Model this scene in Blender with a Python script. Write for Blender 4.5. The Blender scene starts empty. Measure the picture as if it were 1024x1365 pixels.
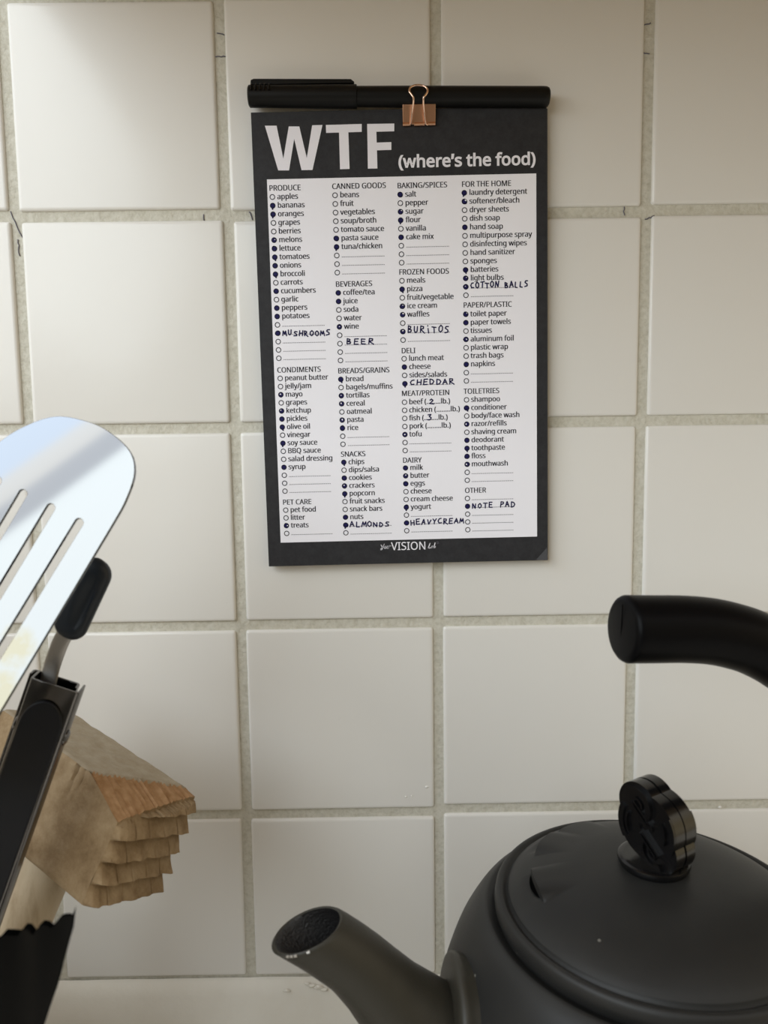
import bpy, bmesh, math, random
from mathutils import Vector, Matrix, noise
from math import sin, cos, pi, radians, sqrt, atan2

S = bpy.context.scene
COL = S.collection

# ---------------------------------------------------------------- camera
CAM = Vector((-0.03113, -0.40751, 0.10484))
TILT, YAW, ROLL, FPX = -0.103086, 0.004351, -0.013216, 1000.0
FWD = Vector((sin(YAW) * cos(TILT), cos(YAW) * cos(TILT), sin(TILT)))
_r = FWD.cross(Vector((0, 0, 1))).normalized()
_u = _r.cross(FWD)
RIGHT = _r * cos(ROLL) + _u * sin(ROLL)
UP = -_r * sin(ROLL) + _u * cos(ROLL)
cam = bpy.data.cameras.new('camera')
cam_ob = bpy.data.objects.new('camera', cam)
COL.objects.link(cam_ob)
M4 = Matrix((RIGHT, UP, -FWD)).transposed().to_4x4()
M4.translation = CAM
cam_ob.matrix_world = M4
cam.sensor_fit = 'VERTICAL'
cam.sensor_height = 24.0
cam.lens = FPX / 1365.0 * 24.0
cam.clip_start = 0.01
cam.clip_end = 50
cam.dof.use_dof = True
cam.dof.focus_distance = 0.395
cam.dof.aperture_fstop = cam.lens / 1.9
S.camera = cam_ob


def ray(px, py):
    return FWD + RIGHT * ((px - 512) / FPX) - UP * ((py - 682.5) / FPX)


def at(px, py, depth):                 # point seen at that pixel, at that optical depth
    return CAM + ray(px, py) * depth


def on(px, py, y=0.0):                 # point seen at that pixel on the plane y = const
    d = ray(px, py)
    return CAM + d * ((y - CAM.y) / d.y)


# ---------------------------------------------------------------- light
S.view_settings.view_transform = 'Standard'
S.view_settings.look = 'None'
S.view_settings.gamma = 1.0
S.view_settings.exposure = 0.04

W = bpy.data.worlds.new('kitchen_air')
S.world = W
W.use_nodes = True
nt = W.node_tree
nt.nodes.clear()
wo = nt.nodes.new('ShaderNodeOutputWorld')
bg = nt.nodes.new('ShaderNodeBackground')
tc = nt.nodes.new('ShaderNodeTexCoord')
sp = nt.nodes.new('ShaderNodeSeparateXYZ')
rp = nt.nodes.new('ShaderNodeValToRGB')
for e, (p, c) in zip([rp.color_ramp.elements[0], rp.color_ramp.elements[1], rp.color_ramp.elements.new(0.4), rp.color_ramp.elements.new(0.6)],
                     [(0.30, (0.16, 0.13, 0.09)), (0.76, (0.10, 0.075, 0.045)), (0.45, (0.64, 0.53, 0.335)), (0.56, (0.60, 0.475, 0.265))]):
    e.position = p
    e.color = (*c, 1)
mp = nt.nodes.new('ShaderNodeMapRange')
mp.inputs[1].default_value = -1
mp.inputs[2].default_value = 1
nt.links.new(tc.outputs['Generated'], sp.inputs[0])
nt.links.new(sp.outputs['Z'], mp.inputs[0])
nt.links.new(mp.outputs[0], rp.inputs[0])
nt.links.new(rp.outputs[0], bg.inputs[0])
bg.inputs[1].default_value = 1.15
# the darker middle of the room behind the photographer
neg = nt.nodes.new('ShaderNodeMapRange')
neg.inputs[1].default_value, neg.inputs[2].default_value = -0.45, -0.95
neg.inputs[3].default_value, neg.inputs[4].default_value = 1.50, 0.25
nt.links.new(sp.outputs['Y'], neg.inputs[0])
nt.links.new(neg.outputs[0], bg.inputs[1])
nt.links.new(bg.outputs[0], wo.inputs[0])


def area(name, loc, target, sx, sy, energy, color):
    l = bpy.data.lights.new(name, 'AREA')
    l.shape = 'RECTANGLE'
    l.size, l.size_y = sx, sy
    l.energy = energy
    l.color = color
    o = bpy.data.objects.new(name, l)
    COL.objects.link(o)
    o.location = loc
    o.rotation_euler = (Vector(target) - Vector(loc)).to_track_quat('-Z', 'Y').to_euler()
    return o


WIN_C = Vector((-1.62, -1.78, 1.10))
WIN_W, WIN_H = 2.5, 1.8
window_light = area('window_daylight', WIN_C, (0.0, -0.05, 0.12), WIN_W, WIN_H, 58.0, (1.0, 1.0, 1.0))
# what the window looks out on: bright cloud, a sloping grey roof line and blue sky beyond it
window_light.data.use_nodes = True
lt = window_light.data.node_tree
em_n = [n for n in lt.nodes if n.type == 'EMISSION'][0]
geo = lt.nodes.new('ShaderNodeNewGeometry')
sxyz = lt.nodes.new('ShaderNodeSeparateXYZ')
lt.links.new(geo.outputs['Parametric'], sxyz.inputs[0])
mu = lt.nodes.new('ShaderNodeMath')
mu.operation = 'MULTIPLY'
mu.inputs[1].default_value = -.87 * WIN_W
mv = lt.nodes.new('ShaderNodeMath')
mv.operation = 'MULTIPLY_ADD'
mv.inputs[1].default_value = .48 * WIN_H
lt.links.new(sxyz.outputs['X'], mu.inputs[0])
lt.links.new(sxyz.outputs['Y'], mv.inputs[0])
lt.links.new(mu.outputs[0], mv.inputs[2])
rg = lt.nodes.new('ShaderNodeMapRange')
rg.inputs[1].default_value, rg.inputs[2].default_value = -0.39, 0.21
lt.links.new(mv.outputs[0], rg.inputs[0])
lr = lt.nodes.new('ShaderNodeValToRGB')
stops = [(0.0, (0.89, 0.98, 1.03)), (0.245, (0.88, 0.98, 1.03)), (0.285, (0.35, 0.40, 0.48)), (0.38, (0.38, 0.43, 0.51)), (0.42, (0.68, 0.70, 0.71)), (0.50, (0.70, 0.73, 0.75)), (0.535, (0.58, 0.73, 0.94)), (1.0, (0.60, 0.76, 0.97))]
while len(lr.color_ramp.elements) < len(stops):
    lr.color_ramp.elements.new(0.5)
for e, (p, c) in zip(lr.color_ramp.elements, stops):
    e.position = p
    e.color = (*c, 1)
lt.links.new(rg.outputs[0], lr.inputs[0])
lt.links.new(lr.outputs[0], em_n.inputs['Color'])


# ---------------------------------------------------------------- helpers
class MB:
    def __init__(self):
        self.v, self.f, self.m, self.mats = [], [], [], []

    def mat(self, m):
        if m not in self.mats:
            self.mats.append(m)
        return self.mats.index(m)

    def add(self, verts, faces, m):
        k = len(self.v)
        i = self.mat(m)
        self.v += [tuple(p) for p in verts]
        for f in faces:
            self.f.append([a + k for a in f])
            self.m.append(i)

    def build(self, name, parent=None, smooth=None, origin=None, bevel=None, weld=False):
        me = bpy.data.meshes.new(name)
        o0 = Vector(origin) if origin is not None else Vector((0, 0, 0))
        me.from_pydata([Vector(p) - o0 for p in self.v], [], self.f)
        for m in self.mats:
            me.materials.append(m)
        me.polygons.foreach_set('material_index', self.m)
        bm = bmesh.new()
        bm.from_mesh(me)
        if weld:
            bmesh.ops.remove_doubles(bm, verts=bm.verts, dist=1e-6)
        bmesh.ops.recalc_face_normals(bm, faces=bm.faces)
        bm.to_mesh(me)
        bm.free()
        if smooth is not None:
            me.polygons.foreach_set('use_smooth', [True] * len(me.polygons))
            if smooth < 180:
                me.set_sharp_from_angle(angle=radians(smooth))
        ob = bpy.data.objects.new(name, me)
        COL.objects.link(ob)
        ob.location = o0
        if parent is not None:
            ob.parent = parent
            ob.matrix_parent_inverse = Matrix.Translation(-parent.location)
        if bevel:
            b = ob.modifiers.new('bevel', 'BEVEL')
            b.width = bevel
            b.segments = 3
            b.limit_method = 'ANGLE'
            b.angle_limit = radians(35)
            me.polygons.foreach_set('use_smooth', [True] * len(me.polygons))
            me.set_sharp_from_angle(angle=radians(40))
        return ob


def thing(name, label, cat, loc, group=None):
    o = bpy.data.objects.new(name, None)
    o.empty_display_size = 0.01
    COL.objects.link(o)
    o.location = loc
    o['label'] = label
    o['category'] = cat
    if group:
        o['group'] = group
    return o


def grid(mb, P, nu, nv, m, cu=False, cv=False, flip=False):
    """P(i, j) -> point, i in 0..nu-1, j in 0..nv-1"""
    vs = [P(i, j) for i in range(nu) for j in range(nv)]
    fs = []
    for i in range(nu if cu else nu - 1):
        for j in range(nv if cv else nv - 1):
            a, b = i * nv + j, ((i + 1) % nu) * nv + j
            c, d = ((i + 1) % nu) * nv + (j + 1) % nv, i * nv + (j + 1) % nv
            fs.append((a, d, c, b) if flip else (a, b, c, d))
    mb.add(vs, fs, m)


def lathe(mb, prof, c, m, n=96, cap0=False, cap1=False):
    c = Vector(c)
    k = len(prof)
    vs = [c + Vector((r * cos(2 * pi * i / n), r * sin(2 * pi * i / n), z)) for i in range(n) for r, z in prof]
    fs = [(i * k + j, ((i + 1) % n) * k + j, ((i + 1) % n) * k + j + 1, i * k + j + 1) for i in range(n) for j in range(k - 1)]
    if cap0:
        fs.append([i * k for i in range(n)])
    if cap1:
        fs.append([i * k + k - 1 for i in range(n)][::-1])
    mb.add(vs, fs, m)


def frames(pts, up):
    out = []
    for i, p in enumerate(pts):
        t = (pts[min(i + 1, len(pts) - 1)] - pts[max(i - 1, 0)]).normalized()
        s = t.cross(up)
        s.normalize()
        out.append((t, s, s.cross(t).normalized()))
    return out


def tube(mb, pts, rad, m, n=24, up=Vector((0, 0, 1)), caps=True, closed=False, ry=None):
    pts = [Vector(p) for p in pts]
    R = rad if isinstance(rad, (list, tuple)) else [rad] * len(pts)
    RY = ry if ry is not None else R
    fr = frames(pts, up)
    vs = []
    for p, r, r2, (t, s, u) in zip(pts, R, RY, fr):
        vs += [p + s * (r * cos(2 * pi * k / n)) + u * (r2 * sin(2 * pi * k / n)) for k in range(n)]
    fs = []
    L = len(pts)
    for i in range(L - 1):
        for k in range(n):
            fs.append((i * n + k, i * n + (k + 1) % n, (i + 1) * n + (k + 1) % n, (i + 1) * n + k))
    if caps:
        fs.append(list(range(n))[::-1])
        fs.append([(L - 1) * n + k for k in range(n)])
    mb.add(vs, fs, m)


def spline(pts, n=8):
    pts = [Vector(p) for p in pts]
    q = [pts[0] * 2 - pts[1]] + pts + [pts[-1] * 2 - pts[-2]]
    out = []
    for i in range(1, len(q) - 2):
        p0, p1, p2, p3 = q[i - 1:i + 3]
        for k in range(n):
            t = k / n
            out.append(0.5 * ((2 * p1) + (p2 - p0) * t + (2 * p0 - 5 * p1 + 4 * p2 - p3) * t * t + (3 * p1 - p0 - 3 * p2 + p3) * t ** 3))
    out.append(pts[-1])
    return out


def prism(mb, poly, O, X, Y, Z, t, m):
    """polygon (2D) in frame X,Y at O, extruded by t along Z"""
    O, X, Y, Z = Vector(O), Vector(X), Vector(Y), Vector(Z)
    n = len(poly)
    a = [O + X * p[0] + Y * p[1] for p in poly]
    mb.add(a + [p + Z * t for p in a],
           [list(range(n))[::-1], [n + i for i in range(n)]] + [(i, (i + 1) % n, n + (i + 1) % n, n + i) for i in range(n)], m)


def box(mb, lo, hi, m):
    x0, y0, z0 = lo
    x1, y1, z1 = hi
    prism(mb, [(x0, y0), (x1, y0), (x1, y1), (x0, y1)], (0, 0, z0), (1, 0, 0), (0, 1, 0), (0, 0, 1), z1 - z0, m)


def material(name, color, rough=0.5, metal=0.0, coat=0.0, spec=0.5):
    m = bpy.data.materials.new(name)
    m.use_nodes = True
    b = m.node_tree.nodes['Principled BSDF']
    b.inputs['Base Color'].default_value = (*color, 1)
    b.inputs['Roughness'].default_value = rough
    b.inputs['Metallic'].default_value = metal
    b.inputs['Coat Weight'].default_value = coat
    b.inputs['Coat Roughness'].default_value = 0.08
    b.inputs['Specular IOR Level'].default_value = spec
    return m


def N(m, kind):
    return m.node_tree.nodes.new(kind)


def L(m, a, b):
    m.node_tree.links.new(a, b)


def bsdf(m):
    return m.node_tree.nodes['Principled BSDF']


def coords(m, scale=(1, 1, 1), rot=(0, 0, 0)):
    t = N(m, 'ShaderNodeTexCoord')
    p = N(m, 'ShaderNodeMapping')
    p.inputs['Scale'].default_value = scale
    p.inputs['Rotation'].default_value = rot
    L(m, t.outputs['Object'], p.inputs[0])
    return p.outputs[0]


def tex_noise(m, vec, scale, detail=4, rough=0.55):
    n = N(m, 'ShaderNodeTexNoise')
    n.inputs['Scale'].default_value = scale
    n.inputs['Detail'].default_value = detail
    n.inputs['Roughness'].default_value = rough
    L(m, vec, n.inputs['Vector'])
    return n.outputs['Fac']


def ramp(m, fac, stops):
    r = N(m, 'ShaderNodeValToRGB')
    while len(r.color_ramp.elements) < len(stops):
        r.color_ramp.elements.new(0.5)
    for e, (p, c) in zip(r.color_ramp.elements, stops):
        e.position = p
        e.color = (*c, 1)
    L(m, fac, r.inputs[0])
    return r.outputs[0]


def bump(m, fac, strength, dist=0.001, prev=None):
    b = N(m, 'ShaderNodeBump')
    b.inputs['Strength'].default_value = strength
    b.inputs['Distance'].default_value = dist
    L(m, fac, b.inputs['Height'])
    if prev is not None:
        L(m, prev, b.inputs['Normal'])
    return b.outputs[0]


def set_color(m, out):
    L(m, out, bsdf(m).inputs['Base Color'])


def set_normal(m, out):
    L(m, out, bsdf(m).inputs['Normal'])


# ---------------------------------------------------------------- materials
m_tile = material('glazed_tile', (0.80, 0.775, 0.715), 0.22, spec=0.45)
v = coords(m_tile)
set_normal(m_tile, bump(m_tile, tex_noise(m_tile, v, 22, 2), 0.10, 0.002))
set_color(m_tile, ramp(m_tile, tex_noise(m_tile, v, 9, 2), [(0.3, (0.795, 0.772, 0.735)), (0.7, (0.80, 0.785, 0.755))]))

m_grout = material('grout', (0.62, 0.60, 0.52), 0.95, spec=0.2)
v = coords(m_grout)
set_color(m_grout, ramp(m_grout, tex_noise(m_grout, v, 420, 5, 0.65), [(0.25, (0.50, 0.475, 0.395)), (0.5, (0.61, 0.585, 0.505)), (0.75, (0.68, 0.655, 0.58))]))
set_normal(m_grout, bump(m_grout, tex_noise(m_grout, v, 420, 4, 0.6), 0.45, 0.0012, bump(m_grout, tex_noise(m_grout, v, 130, 3), 0.6, 0.002)))

m_plaster = material('painted_plaster', (0.78, 0.745, 0.67), 0.6)
v = coords(m_plaster)
set_normal(m_plaster, bump(m_plaster, tex_noise(m_plaster, v, 140, 4, 0.6), 0.2, 0.001))
set_color(m_plaster, ramp(m_plaster, tex_noise(m_plaster, v, 60, 5), [(0.3, (0.77, 0.735, 0.66)), (0.6, (0.80, 0.77, 0.70))]))

m_counter = material('counter_stone', (0.5, 0.47, 0.42), 0.4)
v = coords(m_counter)
set_color(m_counter, ramp(m_counter, tex_noise(m_counter, v, 90, 6), [(0.3, (0.70, 0.67, 0.61)), (0.7, (0.80, 0.77, 0.71))]))

m_frame = material('window_paint', (0.55, 0.57, 0.60), 0.5)
m_hood = material('hood_wood', (0.42, 0.27, 0.11), 0.5)

m_card = material('black_card', (0.020, 0.020, 0.023), 0.62, spec=0.35)
v = coords(m_card)
set_color(m_card, ramp(m_card, tex_noise(m_card, v, 260, 5, 0.7), [(0.3, (0.016, 0.016, 0.019)), (0.7, (0.030, 0.030, 0.034))]))
m_pages = material('page_edges', (0.07, 0.07, 0.075), 0.8)
m_paper = material('list_paper', (0.94, 0.93, 1.0), 0.8, spec=0.2)
m_white = material('white_print', (0.90, 0.88, 0.95), 0.7, spec=0.2)
m_ink = material('black_print', (0.016, 0.015, 0.024), 0.7, spec=0.2)
m_line = material('grey_print', (0.16, 0.15, 0.18), 0.7, spec=0.2)
m_pen_ink = material('navy_ink', (0.012, 0.010, 0.085), 0.6, spec=0.25)
m_corner = material('lit_corner_card', (0.060, 0.060, 0.066), 0.5)  # same card, painted paler for the light on the curled corner

m_pen = material('pen_plastic', (0.005, 0.005, 0.005), 0.42, spec=0.25)
m_copper = material('copper', (0.92, 0.53, 0.35), 0.30, 1.0)
m_wire = material('copper_wire', (0.93, 0.66, 0.52), 0.18, 1.0)

m_kettle = material('kettle_black', (0.022, 0.022, 0.021), 0.45, spec=0.28)
v = coords(m_kettle)
set_normal(m_kettle, bump(m_kettle, tex_noise(m_kettle, v, 900, 2), 0.08, 0.0004))
dust = N(m_kettle, 'ShaderNodeTexVoronoi')
dust.inputs['Scale'].default_value = 85
L(m_kettle, v, dust.inputs['Vector'])
base = ramp(m_kettle, tex_noise(m_kettle, v, 30, 4), [(0.3, (0.014, 0.014, 0.0138)), (0.7, (0.020, 0.0197, 0.0188))])
mx = N(m_kettle, 'ShaderNodeMix')
mx.data_type = 'RGBA'
L(m_kettle, ramp(m_kettle, dust.outputs['Distance'], [(0.035, (1, 1, 1)), (0.055, (0, 0, 0))]), mx.inputs['Factor'])
L(m_kettle, base, mx.inputs['A'])
mx.inputs['B'].default_value = (0.13, 0.125, 0.11, 1)
set_color(m_kettle, mx.outputs['Result'])
m_spout = material('spout_black', (0.029, 0.0265, 0.020), 0.45, spec=0.35)
v = coords(m_spout)
set_normal(m_spout, bump(m_spout, tex_noise(m_spout, v, 700, 3), 0.15, 0.0005))
m_spout_in = material('spout_inside', (0.018, 0.017, 0.017), 0.5)
v = coords(m_spout_in)
set_normal(m_spout_in, bump(m_spout_in, tex_noise(m_spout_in, v, 900, 4), 0.7, 0.001))
m_chip_metal = material('bare_metal', (0.45, 0.43, 0.40), 0.35, 0.6)
m_slit = material('vent_dark', (0.002, 0.002, 0.002), 0.8, spec=0.0)
m_grip = material('grip_black', (0.003, 0.003, 0.0035), 0.34, spec=0.06)
m_knob = material('knob_black', (0.0035, 0.0035, 0.004), 0.20, spec=0.5)

m_steel = material('polished_steel', (0.186, 0.19, 0.193), 0.045, 1.0)
v = coords(m_steel)
m_steel_dark = material('tong_steel', (0.17, 0.163, 0.16), 0.24, 1.0)
m_strip = material('brushed_steel', (0.50, 0.48, 0.46), 0.38, 1.0)
m_rubber = material('black_rubber', (0.007, 0.008, 0.011), 0.40, spec=0.25)
m_tab = material('blue_black_rubber', (0.010, 0.0145, 0.022), 0.45, spec=0.4)

m_wood = material('worn_wood', (0.30, 0.20, 0.11), 0.75, spec=0.25)
v = coords(m_wood, (1, 1, 1))
w_n = tex_noise(m_wood, v, 60, 6, 0.7)
set_color(m_wood, ramp(m_wood, w_n, [(0.25, (0.17, 0.105, 0.05)), (0.45, (0.29, 0.20, 0.11)), (0.62, (0.39, 0.285, 0.17)), (0.8, (0.47, 0.37, 0.24))]))
set_normal(m_wood, bump(m_wood, tex_noise(m_wood, v, 700, 5, 0.7), 0.5, 0.0008))
m_wood_top = material('greyed_wood', (0.42, 0.35, 0.25), 0.75, spec=0.25)
v = coords(m_wood_top)
set_color(m_wood_top, ramp(m_wood_top, tex_noise(m_wood_top, v, 120, 6, 0.7), [(0.3, (0.31, 0.25, 0.17)), (0.7, (0.42, 0.365, 0.28))]))
set_normal(m_wood_top, bump(m_wood_top, tex_noise(m_wood_top, v, 500, 4), 0.4, 0.0006))
m_wood_fresh = material('splintered_wood', (0.55, 0.33, 0.16), 0.8, spec=0.2)
v = coords(m_wood_fresh)
set_color(m_wood_fresh, ramp(m_wood_fresh, tex_noise(m_wood_fresh, v, 300, 5), [(0.3, (0.30, 0.165, 0.075)), (0.7, (0.44, 0.27, 0.145))]))
m_handle_wood = material('pale_handle_wood', (0.52, 0.42, 0.29), 0.6)
v = coords(m_handle_wood, (1, 1, 0.25))
set_color(m_handle_wood, ramp(m_handle_wood, tex_noise(m_handle_wood, v, 140, 5), [(0.25, (0.34, 0.25, 0.15)), (0.5, (0.52, 0.42, 0.29)), (0.8, (0.60, 0.50, 0.36))]))
m_bag = material('black_film', (0.002, 0.002, 0.002), 0.35, spec=0.10)
m_crock = material('crock_glaze', (0.06, 0.045, 0.035), 0.3)

# ---------------------------------------------------------------- setting: tiled wall
random.seed(4)
PW = 0.110
GH = 0.0027                       # half width of the grout joint
BANDX = {-1: {0: -1.21, 1: -0.59, 2: 0.39, 3: 0.61}, 0: {0: -0.43, 1: 0.82, 2: 0.6, 3: 0.98},
         1: {0: 0.3, 1: 0.73, 2: 0.21, 3: 0.52}, 2: {0: 0.1, 1: 0.31, 2: -0.09, 3: -1.93}, 3: {0: -0.32, 1: -0.4, 2: -0.13, 3: -1.5}}
LINEZ = {-1: {0: -1.03}, 0: {-1: 1.12, 0: 0.68, 1: -0.01, 2: -0.35, 3: 0.35}, 1: {0: -0.5, 1: -0.45, 2: 0.26, 3: 0.31},
         2: {0: 0.26, 1: 0.42, 2: 0.82, 3: 0.8}, 3: {0: 0.33, 1: 0.2, 2: 1.72, 3: 1.7}, 4: {}}


def col_x(u, band):
    return (u - 2) * PW + BANDX.get(band, {}).get(u, random.uniform(-.5, .5)) / 1000


def row_z(vv, u):
    if vv == 4:
        return -0.2085
    return -(vv - 2) * PW + LINEZ.get(vv, {}).get(u, random.uniform(-.4, .4)) / 1000


wall = MB()
XL, XR, ZT, ZB = -0.80, 0.80, 0.62, -0.36
wall.add([(XL, 0.0016, ZB), (XR, 0.0016, ZB), (XR, 0.0016, ZT), (XL, 0.0016, ZT)], [(0, 1, 2, 3)], m_grout)
xc = {}
for b in range(-4, 4):
    for u in range(-5, 10):
        xc[(u, b)] = col_x(u, b)
zc = {}
for vv in range(-4, 5):
    for u in range(-5, 10):
        zc[(vv, u)] = row_z(vv, u)
EDGE = [(0.0, 0.0026), (0.00015, 0.0010), (0.0005, 0.0004), (0.0011, 0.0001), (0.0020, 0.0)]
for b in range(-4, 4):
    for u in range(-5, 9):
        x0, x1 = xc[(u, b)] + GH, xc[(u + 1, b)] - GH
        z1, z0 = zc[(b, u)] - GH, zc[(b + 1, u)] + (GH if b < 3 else 0.0006)
        dy = random.uniform(-0.00025, 0.00015)
        tx, tz = random.uniform(-.0018, .0018), random.uniform(-.0018, .0018)
        cx, cz = (x0 + x1) / 2, (z0 + z1) / 2
        rings = []
        for ins, y in EDGE:
            ring = []
            rad = max(0.0014 - ins * 0.5, 0.0004)
            for (sx, sz, a0) in ((1, 1, 0), (-1, 1, pi / 2), (-1, -1, pi), (1, -1, 1.5 * pi)):
                px_ = (x1 if sx > 0 else x0) - sx * (ins + rad)
                pz_ = (z1 if sz > 0 else z0) - sz * (ins + rad)
                for k in range(4):
                    a = a0 + k * pi / 6
                    X, Z = px_ + rad * cos(a), pz_ + rad * sin(a)
                    ring.append((X, y + dy + (X - cx) * tx + (Z - cz) * tz, Z))
            rings.append(ring)
        n = len(rings[0])
        vs = [p for r in rings for p in r]
        fs = [(i * n + k, i * n + (k + 1) % n, (i + 1) * n + (k + 1) % n, (i + 1) * n + k) for i in range(len(rings) - 1) for k in range(n)]
        fs.append([(len(rings) - 1) * n + k for k in range(n)])
        wall.add(vs, fs, m_tile)
# a few glaze blobs and chips
for px_, py_, r_ in ((569, 1049, .0011), (541, 1062, .0008), (549, 1061, .0006), (960, 1076, .0011), (303, 803, .0004), (452, 958, .0004), (1002, 855, .0006)):
    c = on(px_, py_, 0)
    lathe_pts = []
    vs = [c + Vector((r_ * sin(t) * cos(a), -0.0006 * cos(t), r_ * .7 * sin(t) * sin(a))) for t in (0.05, .5, 1.0, 1.5) for a in [k * pi / 5 for k in range(10)]]
    fs = [(i * 10 + k, i * 10 + (k + 1) % 10, (i + 1) * 10 + (k + 1) % 10, (i + 1) * 10 + k) for i in range(3) for k in range(10)] + [list(range(10))]
    wall.add(vs, fs, m_tile)
wall_ob = wall.build('wall_back', smooth=50)
wall_ob['kind'] = 'structure'

# cracks in the grout
ck = MB()
for px_, py_, ln, ang in ((294, 75, 13, 0), (294, 45, 9, .2), (862, 32, 12, -.2), (862, 71, 8, 0), (832, 281, 13, 1.55), (22, 300, 40, 1.15), (25, 330, 22, 1.5), (866, 290, 14, -.4), (335, 288, 12, 1.2), (272, 290, 9, 1.5)):
    a = on(px_ - cos(ang) * ln / 2, py_ - sin(ang) * ln / 2, 0.0013)
    b = on(px_ + cos(ang) * ln / 2, py_ + sin(ang) * ln / 2, 0.0013)
    pts = [a.lerp(b, t / 5) + Vector((random.uniform(-1, 1), 0, random.uniform(-1, 1))) * 0.0003 for t in range(6)]
    tube(ck, pts, 0.00028, m_line, n=6, up=Vector((0, 1, 0)))
# plaster strip under the last row of tiles
st = MB()
ztop = -0.2098
nx, nz = 150, 14


def strip(i, j):
    x = XL + (XR - XL) * i / (nx - 1)
    z = ztop - j / (nz - 1) * (ztop + 0.262)
    y = -0.0008 - 0.020 * j / (nz - 1) + 0.0006 * noise.noise(Vector((x * 60, z * 60, 0))) + (0.002 if j == 0 else 0)
    if x > -0.075 and x < .06:
        y += 0.0012 * max(0, noise.noise(Vector((x * 260, z * 300, 3)))) * -1
    return (x, y, z)


grid(st, strip, nx, nz, m_plaster)
for px_, py_, r_ in ((415, 1318, .0022), (424, 1322, .0026), (432, 1331, .002), (409, 1312, .0016), (452, 1345, .003), (465, 1352, .0022), (380, 1334, .002), (515, 1340, .002)):
    c = on(px_, py_, -0.001 - 0.0004 * (py_ - 1306))
    c.y = -0.0024 - 0.020 * (ztop - c.z) / (ztop + 0.262)
    vs = [c + Vector((r_ * sin(t) * cos(a) * (1 + .4 * sin(3 * a + px_)), -0.0011 * cos(t), r_ * .6 * sin(t) * sin(a) * (1 + .3 * cos(2 * a)))) for t in (0.05, .5, 1.0, 1.6) for a in [k * pi / 6 for k in range(12)]]
    fs = [(i * 12 + k, i * 12 + (k + 1) % 12, (i + 1) * 12 + (k + 1) % 12, (i + 1) * 12 + k) for i in range(3) for k in range(12)] + [list(range(12))]
    st.add(vs, fs, m_plaster)
so = st.build('trim_1', smooth=180)
so['kind'] = 'structure'
cr = ck.build('grout_crack', parent=wall_ob, smooth=180)

# counter below the picture, and an unseen extractor hood that shades the upper wall
CZ = -0.255
cb = MB()
box(cb, (XL, -0.62, CZ - 0.04), (XR, 0.0, CZ), m_counter)
co = cb.build('counter', bevel=0.003)
co['kind'] = 'structure'
HOOD = dict(x0=-0.225, x1=0.80, y=-0.33, z=0.350)
hb = MB()
box(hb, (HOOD['x0'], HOOD['y'], HOOD['z']), (HOOD['x1'], -0.003, HOOD['z'] + 0.16), m_hood)
ho = hb.build('extractor_hood', bevel=0.004)
ho['kind'] = 'structure'

# unseen low wall, added at the left to shade the lower tiles
sw = MB()
box(sw, (-0.52, -1.6, CZ), (-0.42, -0.003, 0.09), m_plaster)
swo = sw.build('shade_wall_left', bevel=0.004)
swo['kind'] = 'structure'

# window casing round the daylight
wq = window_light.rotation_euler.to_quaternion()
wx, wy, wz = wq @ Vector((1, 0, 0)), wq @ Vector((0, 1, 0)), wq @ Vector((0, 0, -1))


def bar(mb, a0, a1, b0, b1, m, t=0.03, off=0.02):
    prism(mb, [(a0, b0), (a1, b0), (a1, b1), (a0, b1)], WIN_C + wz * off, wx, wy, wz, t, m)


wf = MB()
hw_, hh_ = WIN_W / 2, WIN_H / 2
bar(wf, -hw_ - .07, -hw_ + .01, -hh_ - .07, hh_ + .07, m_frame)
bar(wf, hw_ - .01, hw_ + .07, -hh_ - .07, hh_ + .07, m_frame)
bar(wf, -hw_ + .01, hw_ - .01, hh_ - .01, hh_ + .07, m_frame)
bar(wf, -hw_ + .01, hw_ - .01, -hh_ - .07, -hh_ + .01, m_frame)
wfo = wf.build('window_1', bevel=0.003)
wfo['kind'] = 'structure'

# ---------------------------------------------------------------- notepad
PT = 0.006                                        # pad thickness, front face at y = -PT
TL, TR, BL, BR = on(333.3, 149.2, -PT), on(728.2, 142.2, -PT), on(359.5, 753.7, -PT), on(730.0, 747.5, -PT)
PC = (TL + TR + BL + BR) / 4
TH = 0.0102
PXv, PZv = Vector((cos(TH), 0, sin(TH))), Vector((-sin(TH), 0, cos(TH)))
PWD = ((TR - TL).length + (BR - BL).length) / 4
PHT = ((TL - BL).length + (TR - BR).length) / 4


def loc(px, py):                                  # pad coordinates of a point read off the pad
    d = on(px, py, -PT) - PC
    return d.dot(PXv), d.dot(PZv)


def P3(u, v, lift=0.0):
    p = PC + PXv * u + PZv * v
    p.y = -PT - lift
    return p


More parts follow.
